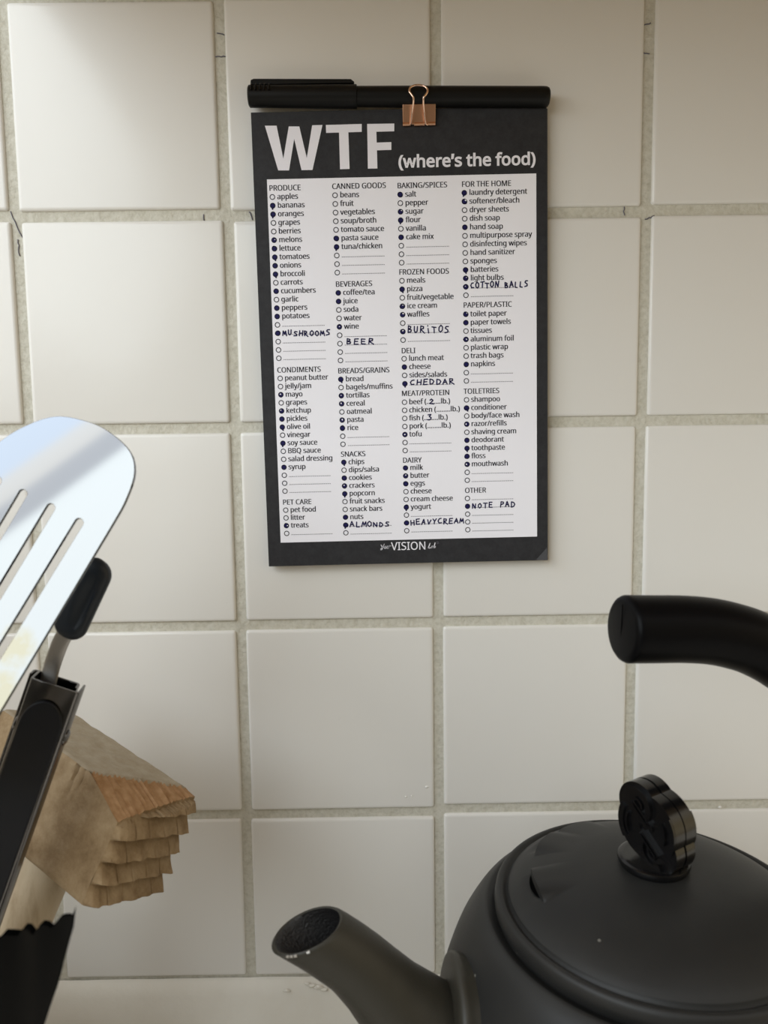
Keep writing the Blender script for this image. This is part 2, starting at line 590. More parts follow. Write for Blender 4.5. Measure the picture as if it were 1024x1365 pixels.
pad = thing('notepad', 'black bordered grocery list notepad with white checklist hanging on the tiles', 'notepad', (PC.x, -PT / 2, PC.z))
ch = 0.0053
bk = MB()
prism(bk, [(-PWD, -PHT), (PWD + 0.0006, -PHT - 0.0003), (PWD + 0.0006, PHT - 0.001), (-PWD, PHT - 0.001)], PC + Vector((0, PT - 0.0006, 0)), PXv, PZv, (0, -1, 0), PT - 0.0009, m_pages)
bk.build('page_block', pad, bevel=0.0003)
ts = MB()
prism(ts, [(-PWD, -PHT), (PWD - ch * 1.15, -PHT), (PWD, -PHT + ch * 1.25), (PWD, PHT), (-PWD, PHT)], PC + Vector((0, 0.0003, 0)), PXv, PZv, (0, -1, 0), 0.0003, m_card)
ts.build('top_sheet', pad)
cu = MB()
cu.add([P3(PWD - ch * 1.15, -PHT, .0000), P3(PWD + 0.0002, -PHT - .0002, .0006), P3(PWD, -PHT + ch * 1.25, .0000),
        P3(PWD - ch * 1.15, -PHT, -.0003), P3(PWD + 0.0002, -PHT - .0002, .0003), P3(PWD, -PHT + ch * 1.25, -.0003)],
       [(0, 1, 2), (5, 4, 3), (0, 3, 4, 1), (1, 4, 5, 2)], m_corner)
cuo = cu.build('page_corner', pad)
cuo['label'] = 'lifted page corner, painted paler for the light it catches'
pn = MB()
pc = [loc(355, 238.5), loc(715, 232), loc(716, 716), loc(375, 722.5)]
u0, u1 = (pc[0][0] + pc[3][0]) / 2, (pc[1][0] + pc[2][0]) / 2
v0, v1 = (pc[2][1] + pc[3][1]) / 2, (pc[0][1] + pc[1][1]) / 2
pn.add([P3(u0, v0, .00006), P3(u1, v0, .00006), P3(u1, v1, .00006), P3(u0, v1, .00006)], [(0, 1, 2, 3)], m_paper)
pno = pn.build('list_panel', pad)
pno['label'] = 'white printed checklist panel'

# letter outlines, cap height 1000
GLYPH = {
'A':(895,'0,0;391,1004;504,1004;894,0;763,0;643,310;246,310;127,0 289,422;605,422;493,724;479,765;460,826;445,874;423,789;402,724'),
'B':(910,'136,0;136,1000;422,1000;510,997;586,986;651,969;705,945;747,912;777,869;795,816;801,752;798,710;789,671;774,637;752,606;725,579;692,558;654,542;611,531;611,524;651,515;689,503;725,487;756,467;783,442;805,412;818,385;827,355;833,322;835,284;829,220;811,164;782,115;742,74;691,42;631,19;564,5;487,0 262,574;447,574;506,577;555,585;594,597;623,616;644,639;659,667;668,700;671,738;667,776;656,809;638,836;613,856;579,872;537,883;487,890;427,892;262,892 262,106;464,106;525,110;576,119;617,136;648,158;671,186;687,218;697,254;700,294;697,331;687,365;670,395;646,421;614,442;571,457;518,466;454,469;262,469'),
'C':(885,'545,-14;472,-10;405,2;344,21;290,49;242,84;200,125;165,173;137,228;114,289;98,355;89,426;85,501;89,575;99,644;117,708;141,768;172,823;209,871;253,913;304,949;361,977;423,998;492,1010;566,1014;642,1010;714,999;780,981;842,955;791,849;688,887;659,894;629,899;597,902;564,903;488,897;421,876;361,843;311,796;270,737;242,668;224,589;218,500;224,412;240,333;267,264;305,205;353,158;412,124;482,103;563,97;688,108;803,136;803,27;687,-4'),
'D':(1022,'136,0;136,1000;444,1000;517,996;585,986;648,968;706,944;758,913;804,875;843,830;877,779;903,722;922,658;933,587;937,510;928,391;902,288;859,200;799,128;723,72;634,32;531,8;415,0 262,108;398,108;575,133;702,207;779,332;804,506;798,599;779,679;748,746;705,799;651,840;586,869;511,886;426,892;262,892'),
'E':(779,'136,0;136,1000;695,1000;695,889;262,889;262,577;669,577;669,468;262,468;262,111;695,111;695,0'),
'F':(727,'136,0;136,1000;695,1000;695,889;262,889;262,535;668,535;668,424;262,424;262,0'),
'G':(1020,'564,-14;490,-10;421,2;359,21;303,48;252,83;209,124;172,172;141,226;117,287;99,352;89,424;85,500;89,576;101,646;120,712;147,772;181,826;222,874;270,915;324,950;385,978;452,998;525,1010;604,1014;645,1013;685,1010;725,1005;763,999;799,990;835,980;869,968;902,955;854,846;735,887;701,894;667,899;632,902;597,903;512,897;437,876;372,843;317,796;273,737;242,668;223,589;217,500;219,442;227,388;239,337;256,289;278,246;305,208;338,174;377,146;421,124;472,108;530,98;594,95;706,102;790,119;790,416;570,416;570,528;916,528;916,38;875,25;834,15;793,6;752,-1;709,-7;664,-11;616,-13'),
'H':(1038,'136,0;136,1000;262,1000;262,577;775,577;775,1000;901,1000;901,0;775,0;775,466;262,466;262,0'),
'I':(475,'56,0;56,73;174,99;174,899;56,927;56,1000;417,1000;417,927;300,899;300,99;417,73;417,0'),
'J':(382,'-6,-266;-64,-261;-109,-248;-109,-141;-62,-151;-8,-155;15,-154;37,-149;58,-141;78,-130;95,-113;109,-92;120,-66;127,-33;129,6;129,1000;255,1000;255,15;250,-52;237,-110;215,-158;183,-197;145,-228;100,-249;50,-262'),
'K':(867,'136,0;136,1000;262,1000;262,507;348,602;434,697;704,1000;852,1000;455,564;867,0;718,0;364,478;262,388;262,0'),
'L':(734,'136,0;136,1000;262,1000;262,112;699,112;699,0'),
'M':(1270,'136,0;136,1000;322,1000;630,181;636,181;950,1000;1134,1000;1134,0;1010,0;1010,615;1013,759;1020,875;1014,875;681,0;577,0;248,877;242,877;249,760;252,606;252,0'),
'N':(1064,'136,0;136,1000;282,1000;815,172;821,172;817,239;813,338;811,436;811,1000;929,1000;929,0;782,0;246,831;241,831;249,709;252,559;252,0'),
'O':(1094,'548,-14;473,-10;405,2;344,22;289,50;241,86;199,128;164,176;136,231;114,292;98,357;89,428;85,503;89,577;98,647;114,712;136,772;164,826;199,874;241,916;289,951;344,979;406,999;474,1011;549,1015;621,1011;687,999;747,980;801,952;849,917;891,875;927,827;956,772;979,712;995,647;1005,577;1008,501;1005,426;995,356;979,291;956,230;927,176;891,128;849,86;801,50;747,22;687,2;620,-10 548,95;627,102;695,122;752,156;797,204;831,263;856,332;870,412;875,501;870,591;856,670;831,739;797,798;752,844;696,878;628,898;549,905;470,898;402,878;345,844;299,798;264,739;239,670;224,591;218,501;223,412;238,332;263,263;298,204;344,156;401,122;468,102'),
'P':(847,'136,0;136,1000;401,1000;492,995;570,981;635,957;686,923;725,881;754,830;770,772;776,706;774,665;767,626;755,588;739,551;717,517;689,486;655,458;614,434;566,415;511,401;448,392;377,389;262,389;262,0 262,497;363,497;430,500;487,509;536,523;576,543;606,571;628,606;641,649;646,700;642,746;630,785;611,818;584,845;549,865;505,880;451,889;389,892;262,892'),
'Q':(1094,'776,-238;583,-13;562,-14;548,-14;473,-10;405,2;344,22;289,50;241,86;199,128;164,176;136,231;114,292;98,357;89,428;85,503;89,577;98,647;114,712;136,772;164,826;199,874;241,916;289,951;344,979;406,999;474,1011;549,1015;621,1011;687,999;747,980;801,952;849,917;891,875;927,827;956,772;979,712;995,647;1005,577;1008,501;1004,413;990,332;967,257;935,189;894,130;844,80;785,41;717,11;957,-238 548,95;627,102;695,122;752,156;797,204;831,263;856,332;870,412;875,501;870,591;856,670;831,739;797,798;752,844;696,878;628,898;549,905;470,898;402,878;345,844;299,798;264,739;239,670;224,591;218,501;223,412;238,332;263,263;298,204;344,156;401,122;468,102'),
'R':(871,'136,0;136,1000;412,1000;499,996;574,982;636,960;687,929;726,889;754,841;770,783;776,716;774,677;769,643;759,611;746,583;725,550;700,521;672,498;641,478;609,462;576,448;850,0;703,0;461,413;262,413;262,0 262,520;412,520;469,523;517,532;558,547;590,568;614,595;632,628;642,666;646,710;642,756;631,794;613,825;587,849;553,868;512,880;462,888;405,891;262,891'),
'S':(769,'346,-14;305,-13;265,-11;227,-7;190,-1;156,6;125,14;97,23;71,34;71,154;197,113;235,105;273,100;312,96;352,95;404,98;450,106;488,120;520,139;545,162;563,190;573,221;577,256;575,287;568,315;556,339;539,361;515,382;484,401;456,416;423,431;385,446;342,462;282,487;230,514;186,543;149,576;121,612;100,655;88,704;84,759;87,798;94,833;107,866;125,896;147,922;173,946;203,966;237,983;275,997;315,1006;358,1012;403,1014;444,1013;482,1010;519,1005;555,999;588,990;620,981;650,970;679,958;640,850;527,888;497,895;465,900;433,902;401,903;357,901;318,893;286,881;259,863;233,834;217,799;211,758;214,726;221,698;232,674;249,652;272,632;301,613;327,600;357,586;391,571;430,556;472,540;511,523;547,505;579,487;608,467;633,446;654,423;672,398;685,370;695,339;701,305;703,268;697,205;679,149;649,101;606,60;554,28;493,5;424,-9'),
'T':(779,'326,0;326,889;14,889;14,1000;763,1000;763,889;452,889;452,0'),
'U':(1024,'507,-14;419,-8;343,11;278,43;223,88;181,142;150,205;132,276;126,356;126,1000;252,1000;252,352;256,294;268,243;289,199;317,162;354,133;399,112;452,99;514,95;577,100;631,113;676,136;711,167;737,206;756,250;768,299;772,353;772,1000;896,1000;896,353;894,302;886,254;873,209;854,166;831,126;801,91;767,61;726,34;680,13;628,-2;571,-11'),
'V':(840,'357,0;0,1000;132,1000;357,359;395,243;420,140;445,244;483,361;707,1000;840,1000;483,0'),
'W':(1303,'282,0;17,1000;148,1000;304,389;333,265;352,151;373,270;405,396;581,1000;711,1000;895,392;929,264;950,151;969,264;999,391;1153,1000;1284,1000;1018,0;891,0;696,655;674,737;655,809;646,853;631,775;598,651;409,0'),
'X':(821,'6,0;338,521;27,1000;167,1000;412,608;658,1000;791,1000;482,524;815,0;672,0;408,434;139,0'),
'Y':(793,'333,0;333,382;0,1000;137,1000;396,508;657,1000;793,1000;459,388;459,0'),
'Z':(801,'53,0;53,95;580,888;70,888;70,1000;732,1000;732,905;206,112;746,112;746,0'),
'a':(786,'301,-14;252,-11;208,-1;167,16;132,40;102,71;81,109;69,155;64,209;70,262;86,308;114,348;153,382;203,409;265,429;339,442;424,448;552,452;552,497;549,541;542,577;529,606;511,627;489,643;462,655;431,662;396,664;358,662;320,656;284,646;185,606;147,699;173,712;201,724;231,734;263,744;297,753;332,759;367,762;403,763;468,760;523,748;569,729;606,703;635,669;656,625;668,573;672,511;672,0;583,0;559,106;553,106;528,78;503,53;477,32;450,15;421,3;386,-7;346,-12 329,85;375,89;416,99;454,115;487,138;515,168;535,205;546,249;550,300;550,367;440,363;375,358;321,349;278,335;246,318;222,296;205,271;195,241;192,207;196,169;209,138;230,115;258,99;291,89'),
'b':(861,'475,-14;433,-12;395,-6;361,4;331,18;296,41;266,67;242,95;232,95;207,0;119,0;119,1064;242,1064;242,805;240,716;235,651;242,651;266,681;296,708;331,731;361,745;395,755;433,761;475,763;541,757;601,739;654,709;700,666;737,611;763,545;779,466;784,375;779,285;763,206;736,139;699,84;653,41;600,11;541,-8 457,88;504,93;545,107;579,130;607,162;629,204;644,253;654,311;657,377;644,501;606,590;543,643;454,661;399,657;353,644;316,622;289,592;268,553;254,505;245,447;242,380;242,374;245,309;254,252;268,203;288,162;315,130;353,107;400,93'),
'c':(672,'420,-14;372,-11;326,-4;283,9;243,27;206,50;174,78;145,113;121,153;102,198;88,250;80,308;77,371;80,437;89,497;103,550;123,597;148,637;178,672;211,701;249,724;290,742;333,755;380,762;429,765;466,763;503,759;539,753;626,724;588,622;510,646;426,657;329,639;260,586;218,497;204,373;208,309;218,253;235,205;258,165;289,133;325,110;369,97;419,92;458,94;494,98;527,105;613,136;613,27;530,-4;498,-9;461,-13'),
'd':(861,'385,-14;319,-8;259,10;207,41;161,83;124,138;98,205;82,283;77,374;82,465;98,544;125,611;162,666;208,709;260,740;320,759;387,765;428,763;466,757;499,747;529,732;563,709;593,683;619,654;627,654;623,708;619,765;619,1064;742,1064;742,0;643,0;625,101;619,101;601,78;580,57;556,37;529,20;499,5;465,-6;427,-12 405,88;460,92;506,105;544,125;572,153;593,190;608,235;617,288;620,350;620,373;618,439;609,496;594,546;574,588;546,620;508,644;461,658;403,662;357,658;316,643;282,618;254,583;232,540;217,491;208,434;204,371;208,308;217,252;232,203;254,162;282,130;317,107;358,93'),
'e':(790,'438,-14;387,-11;338,-3;292,10;250,29;211,54;177,84;148,119;123,159;103,204;88,255;80,310;77,370;80,429;87,484;100,535;118,581;141,623;168,659;199,691;235,717;274,738;316,753;361,762;409,765;456,762;499,754;539,741;575,723;608,700;636,672;661,640;681,604;698,565;709,522;716,475;718,426;718,352;204,352;210,292;222,239;242,195;270,158;304,128;344,108;391,95;444,91;479,92;511,94;542,99;571,104;685,143;685,35;647,20;609,7;571,-2;542,-7;510,-11;476,-13 207,450;590,450;587,495;579,536;565,572;546,604;520,630;489,649;451,660;408,664;366,660;329,650;296,632;268,607;245,576;227,539;215,497'),
'f':(482,'153,0;153,655;21,655;21,713;153,755;153,798;157,866;169,923;189,971;217,1008;252,1036;294,1055;342,1067;396,1071;478,1064;542,1046;510,950;458,964;398,971;360,966;330,952;306,929;293,906;283,876;278,841;276,800;276,751;465,751;465,655;276,655;276,0'),
'g':(861,'406,-336;327,-333;256,-324;192,-309;136,-289;136,-175;195,-201;261,-219;333,-230;413,-234;459,-230;499,-220;535,-202;565,-177;589,-146;607,-110;617,-69;620,-22;620,7;622,55;625,99;619,99;576,50;523,14;460,-7;387,-14;318,-8;257,12;204,44;159,88;123,144;98,211;82,287;77,374;82,459;98,535;123,601;159,659;204,705;256,738;317,758;385,765;421,763;456,758;488,749;519,737;548,721;574,701;598,678;620,651;627,651;644,751;742,751;742,-13;737,-88;722,-154;696,-209;660,-255;614,-290;556,-316;487,-331 405,87;458,91;503,102;540,121;570,148;593,183;609,227;619,281;622,345;622,374;619,446;609,506;592,556;569,595;538,624;500,644;455,657;402,661;358,656;319,642;285,619;256,586;234,545;217,495;208,438;204,373;208,307;217,250;233,201;256,160;284,128;318,105;359,91'),
'h':(866,'119,0;119,1064;242,1064;242,752;235,647;244,647;264,674;287,697;313,717;342,734;374,747;407,756;442,761;478,763;542,759;598,747;645,727;683,698;713,661;735,613;748,556;752,489;752,0;630,0;630,480;620,559;588,616;536,650;462,661;404,657;356,643;318,621;289,590;269,551;254,504;245,450;242,388;242,0'),
'i':(361,'182,875;163,878;145,884;130,895;119,910;112,930;109,954;112,978;119,998;130,1013;145,1024;163,1030;182,1032;200,1030;217,1024;232,1013;244,998;251,978;254,954;251,930;244,910;232,895;217,884;200,878 119,0;119,751;242,751;242,0'),
'j':(361,'182,875;163,878;145,884;130,895;119,910;112,930;109,954;112,978;119,998;130,1013;145,1024;163,1030;182,1032;200,1030;217,1024;232,1013;244,998;251,978;254,954;251,930;244,910;232,895;217,884;200,878 31,-336;-31,-331;-77,-319;-77,-220;-34,-230;15,-234;44,-231;68,-223;90,-209;106,-188;116,-157;119,-116;119,751;242,751;242,-112;239,-162;230,-206;214,-244;192,-277;163,-303;126,-321;82,-332'),
'k':(748,'119,0;119,1064;241,1064;241,508;239,450;235,387;241,387;266,419;300,461;331,497;570,751;714,751;410,430;735,0;587,0;326,350;241,276;241,0'),
'l':(361,'119,0;119,1064;242,1064;242,0'),
'm':(1310,'119,0;119,751;218,751;237,648;244,648;263,676;285,700;310,720;338,736;368,749;400,758;432,763;465,765;546,757;611,733;660,694;695,639;702,639;722,669;746,695;774,716;805,734;838,747;872,757;907,763;943,765;1002,761;1054,748;1098,728;1133,700;1161,662;1180,614;1192,557;1196,489;1196,0;1074,0;1074,483;1065,561;1036,617;988,650;922,661;871,657;828,645;793,626;765,598;745,563;730,521;721,471;718,415;718,0;597,0;597,483;587,561;558,617;510,650;443,661;390,657;347,644;312,622;286,591;267,552;253,506;245,451;242,389;242,0'),
'n':(866,'119,0;119,751;218,751;237,648;244,648;264,676;287,700;314,720;345,736;377,749;411,758;445,763;480,765;544,761;598,748;645,728;683,700;713,662;735,614;748,557;752,489;752,0;630,0;630,480;620,559;588,616;536,650;462,661;405,657;357,644;319,622;290,591;269,552;254,506;245,451;242,389;242,0'),
'o':(847,'422,-14;373,-11;328,-3;285,12;244,32;208,57;175,88;146,123;122,165;102,211;88,261;80,317;77,377;83,465;100,542;130,608;171,664;222,708;282,739;349,758;426,765;475,762;522,753;565,739;606,719;643,694;675,664;703,628;728,588;747,542;761,492;769,437;772,377;766,289;748,211;719,145;677,88;626,44;566,12;498,-8 424,88;477,93;523,108;561,132;591,166;614,208;631,258;641,314;644,377;641,440;631,495;614,544;591,585;561,619;522,642;477,656;423,661;369,656;324,642;286,619;256,585;234,544;217,495;208,440;204,377;208,314;218,258;234,208;257,166;287,132;325,108;371,93'),
'p':(861,'119,-336;119,751;220,751;237,648;242,648;260,672;281,694;305,713;331,731;360,746;394,756;433,763;476,765;542,759;601,741;654,710;700,668;737,614;763,547;779,468;784,377;779,287;763,208;737,141;700,85;654,42;601,11;541,-8;475,-14;433,-12;395,-6;361,5;331,19;296,42;266,67;242,95;234,95;239,35;242,-28;242,-336 457,88;500,92;537,105;569,126;590,147;608,171;623,198;635,229;645,263;651,299;656,337;657,378;654,439;644,494;629,542;607,584;579,618;544,642;502,656;454,661;401,657;356,645;320,625;292,597;271,560;256,515;246,462;242,401;242,377;245,311;254,254;268,205;288,163;315,130;353,107;400,93'),
'q':(861,'619,-336;619,-15;620,43;626,101;618,101;600,78;579,57;556,37;529,20;498,5;464,-6;425,-12;382,-14;318,-8;259,10;207,41;162,83;125,138;98,205;82,283;77,374;82,465;99,544;125,611;163,666;209,709;262,740;321,759;387,765;429,763;467,756;501,746;531,731;557,713;581,694;602,672;620,648;626,648;644,751;742,751;742,-336 406,88;460,92;505,104;542,124;571,152;592,188;607,233;617,286;620,347;620,373;617,440;609,498;594,548;573,589;544,621;507,644;460,658;403,662;356,658;315,643;281,618;254,583;232,540;217,491;208,434;204,371;208,308;217,253;232,204;254,163;282,130;317,107;358,93'),
'r':(578,'119,0;119,751;220,751;234,613;239,613;259,643;281,671;306,696;333,720;363,739;396,754;431,762;469,765;515,763;557,756;542,643;502,650;461,653;423,649;387,639;353,621;322,597;295,568;272,533;259,503;250,471;244,437;242,401;242,0'),
's':(671,'308,-14;270,-13;235,-11;203,-7;173,-1;137,8;103,20;73,34;73,146;181,104;213,96;246,90;278,87;311,85;355,87;392,93;423,102;447,116;470,138;484,165;489,196;487,214;482,231;473,246;460,261;442,276;418,291;304,342;179,398;147,418;121,440;99,465;84,494;75,527;71,566;76,611;91,650;115,684;149,713;191,736;239,752;293,761;353,765;387,764;419,761;451,757;481,751;520,741;557,729;592,714;550,616;451,650;416,658;381,662;345,664;298,661;260,653;229,639;207,621;194,599;189,573;191,553;197,536;207,520;222,506;242,492;268,478;382,430;504,375;535,354;561,332;581,307;596,278;605,245;608,207;603,156;588,111;562,73;527,42;482,18;431,0;373,-11'),
't':(506,'349,-14;311,-12;274,-5;240,6;209,23;182,47;160,77;146,105;137,138;131,176;129,218;129,655;22,655;22,714;130,763;179,923;252,923;252,751;469,751;469,655;252,655;252,221;256,180;267,146;285,120;309,101;337,90;370,87;427,92;475,102;475,8;419,-8'),
'u':(866,'384,-14;320,-10;265,2;218,23;179,51;149,89;128,136;115,193;111,259;111,751;235,751;235,268;246,189;277,133;329,99;402,88;460,93;508,106;546,128;575,158;596,197;611,244;620,298;623,360;623,751;746,751;746,0;646,0;627,99;622,99;602,72;578,48;551,29;521,13;488,1;454,-7;420,-12'),
'v':(711,'284,0;0,751;132,751;291,308;315,239;338,167;352,109;357,109;373,168;397,241;420,308;580,751;711,751;426,0'),
'w':(1101,'221,1;15,752;143,752;246,352;276,230;296,127;301,127;314,186;332,260;352,329;485,752;619,752;748,329;778,225;798,129;804,129;823,225;854,352;959,752;1085,752;877,1;732,1;604,424;572,537;552,623;546,623;528,537;496,423;361,1'),
'x':(741,'25,0;297,384;38,751;178,751;371,468;563,751;702,751;443,384;716,0;576,0;371,300;164,0'),
'y':(714,'118,-336;59,-333;15,-325;15,-227;53,-232;98,-235;138,-231;173,-219;202,-199;226,-172;247,-140;265,-102;304,-3;1,751;133,751;296,324;333,216;359,119;364,119;390,211;429,325;581,751;714,751;391,-104;370,-154;346,-199;319,-239;289,-273;255,-301;215,-320;169,-332'),
'z':(658,'55,0;55,81;458,655;78,655;78,751;594,751;594,658;196,95;604,95;604,0'),
'/':(521,'14,0;387,1000;507,1000;134,0'),
'(':(420,'262,-221;212,-158;170,-90;134,-18;106,58;84,137;68,218;59,300;56,384;59,468;68,552;84,633;106,714;134,791;170,865;212,934;262,1000;378,1000;332,933;292,862;258,788;230,710;209,630;193,550;184,468;181,385;184,304;193,224;209,145;230,67;258,-10;292,-84;331,-154;377,-221'),
')':(420,'43,-221;89,-154;128,-84;162,-10;190,67;212,145;227,224;236,304;239,385;236,468;227,550;212,630;190,710;162,788;128,862;88,933;42,1000;158,1000;208,934;251,865;286,791;314,714;336,633;352,552;361,468;364,384;361,300;352,218;336,137;314,58;286,-18;251,-90;208,-158;158,-221'),
'.':(375,'186,-20;164,-17;144,-10;126,3;112,21;104,45;101,76;104,107;112,131;126,148;144,160;164,167;186,169;209,167;230,160;249,148;263,131;272,107;275,76;272,45;263,21;249,3;230,-10;209,-17'),
"'":(315,'119,639;91,1000;224,1000;196,639'),
'’':(840,'133,0;133,1000;707,1000;707,0 204,71;637,71;637,929;204,929'),
}
SPACE = 364
_cache = {}


def glyph(ch, off):
    key = (ch, off)
    if key in _cache:
        return _cache[key]
    adv, data = GLYPH[ch]
    c = bpy.data.curves.new('g', 'CURVE')
    c.dimensions = '2D'
    c.fill_mode = 'BOTH'
    c.offset = off
    for sp_ in data.split(' '):
        pts = [tuple(int(q) / 1000 for q in p.split(',')) for p in sp_.split(';')]
        s = c.splines.new('POLY')
        s.points.add(len(pts) - 1)
        for p, q in zip(s.points, pts):
            p.co = (q[0], q[1], 0, 1)
        s.use_cyclic_u = True
    o = bpy.data.objects.new('g', c)
    me = o.to_mesh()
    vs = [(x.co.x, x.co.y) for x in me.vertices]
    fs = [tuple(p.vertices) for p in me.polygons]
    o.to_mesh_clear()
    bpy.data.objects.remove(o)
    bpy.data.curves.remove(c)
    _cache[key] = (adv / 1000, vs, fs)
    return _cache[key]


def text_width(s, track=0.0):
    return sum((SPACE if ch == ' ' else GLYPH[ch][0]) / 1000 + track for ch in s) - track


def text(mb, s, u, v, cap, m, width=None, off=0.0, track=0.0, lift=.00012, shear=0.0, sx=1.0, bold=0.0):
    if width:
        sx = width / (text_width(s, track) * cap)
    x = 0.0
    for ch in s:
        if ch == ' ':
            x += SPACE / 1000 + track
            continue
        adv, vs, fs = glyph(ch, off)
        for k in ((0, 1) if bold else (0,)):          # a second, slightly shifted print of the letter thickens it
            mb.add([P3(u + (x + a + b * shear + (k - .5) * bold) * cap * sx, v + b * cap, lift + k * .00001) for a, b in vs], fs, m)
        x += adv + track
    return x * cap * sx


def disc(mb, u, v, r, m, n=18, jitter=0.0, lift=.00012):
    ph = random.random() * 6
    mb.add([P3(u + r * (1 + jitter * sin(2 * a + ph) + jitter * random.uniform(-.5, .5)) * cos(a), v + r * (1 + jitter * sin(2 * a + ph)) * sin(a), lift) for a in [2 * pi * k / n for k in range(n)]],
           [list(range(n))], m)


def ring(mb, u, v, r, w, m, n=22, lift=.00012):
    vs = [P3(u + q * cos(2 * pi * k / n), v + q * sin(2 * pi * k / n), lift) for k in range(n) for q in (r - w / 2, r + w / 2)]
    mb.add(vs, [(2 * k, 2 * k + 1, 2 * ((k + 1) % n) + 1, 2 * ((k + 1) % n)) for k in range(n)], m)


def stroke(mb, pts, w, m, lift=.00016):
    """round-ended pen stroke through 2D pad points"""
    for a, b in zip(pts[:-1], pts[1:]):
        d = Vector((b[0] - a[0], b[1] - a[1]))
        if d.length < 1e-9:
            continue
        n_ = Vector((-d.y, d.x)).normalized() * w / 2
        mb.add([P3(a[0] + n_.x, a[1] + n_.y, lift), P3(a[0] - n_.x, a[1] - n_.y, lift), P3(b[0] - n_.x, b[1] - n_.y, lift), P3(b[0] + n_.x, b[1] + n_.y, lift)], [(0, 1, 2, 3)], m)
    for p in pts:
        mb.add([P3(p[0] + w / 2 * cos(k * pi / 4), p[1] + w / 2 * sin(k * pi / 4), lift) for k in range(8)], [list(range(8))], m)


# title
tm = MB()
for poly in ([(42, 65), (122, 65), (168, 290), (205, 70), (277, 70), (328, 285), (365, 62), (435, 60), (367, 367), (292, 368), (242, 155), (207, 370), (133, 370)],
             [(458, 60), (703, 53), (703, 107), (612, 110), (620, 360), (555, 362), (548, 112), (460, 114)],
             [(740, 53), (925, 50), (925, 103), (803, 106), (805, 180), (905, 177), (905, 230), (807, 233), (810, 357), (745, 358)]):
    pts = [loc(345 + x / 5.12, 155 + y / 5.12) for x, y in poly]
    tm.add([P3(u, v, .00012) for u, v in pts], [list(range(len(pts)))], m_white)
a, b = loc(531.2, 222.6), loc(714.2, 220.0)
GLYPH['\u2019'] = (300, '60,640;190,660;250,1020;90,1020')
text(tm, "(where\u2019s the food)", a[0], (a[1] + b[1]) / 2, 0.0058, m_white, width=b[0] - a[0], off=0.045)
tmo = tm.build('title_lettering', pad)
tmo['label'] = 'large white title lettering'

# maker's name at the foot
lm = MB()
a, b = loc(521.6, 733.2), loc(568.4, 732.4)
text(lm, 'VISION', a[0], (a[1] + b[1]) / 2, 0.00425, m_white, width=b[0] - a[0], off=0.012)


def script(paths, w):
    for p in paths:
        stroke(lm, [loc(495 + x / 9.31, 710 + y / 9.31) for x, y in p], w, m_white)


script([[(122, 152), (132, 176), (146, 172), (158, 148)], [(162, 142), (146, 182), (134, 208), (120, 212), (118, 200), (140, 188), (164, 178)],
        [(178, 166), (164, 182), (168, 198), (182, 192), (184, 172), (176, 168), (190, 174)], [(198, 168), (190, 190), (200, 196), (212, 170), (208, 194), (216, 190)],
        [(224, 164), (214, 196)], [(220, 176), (232, 162), (242, 164)]], 0.00048)
script([[(730, 132), (708, 188), (716, 192), (740, 186)], [(764, 164), (750, 170), (744, 188), (756, 188), (768, 166), (762, 188), (772, 186)],
        [(792, 126), (776, 188), (788, 188), (796, 172), (786, 166)]], 0.00050)
cu_, cv_ = loc(495 + 822 / 9.31, 710 + 125 / 9.31)
ring(lm, cu_, cv_, 0.00062, 0.00014, m_line)
text(lm, 'R', cu_ - .00022, cv_ - .0003, 0.0006, m_line)
lmo = lm.build('logo_lettering', pad)
lmo['label'] = 'small white logo lettering'

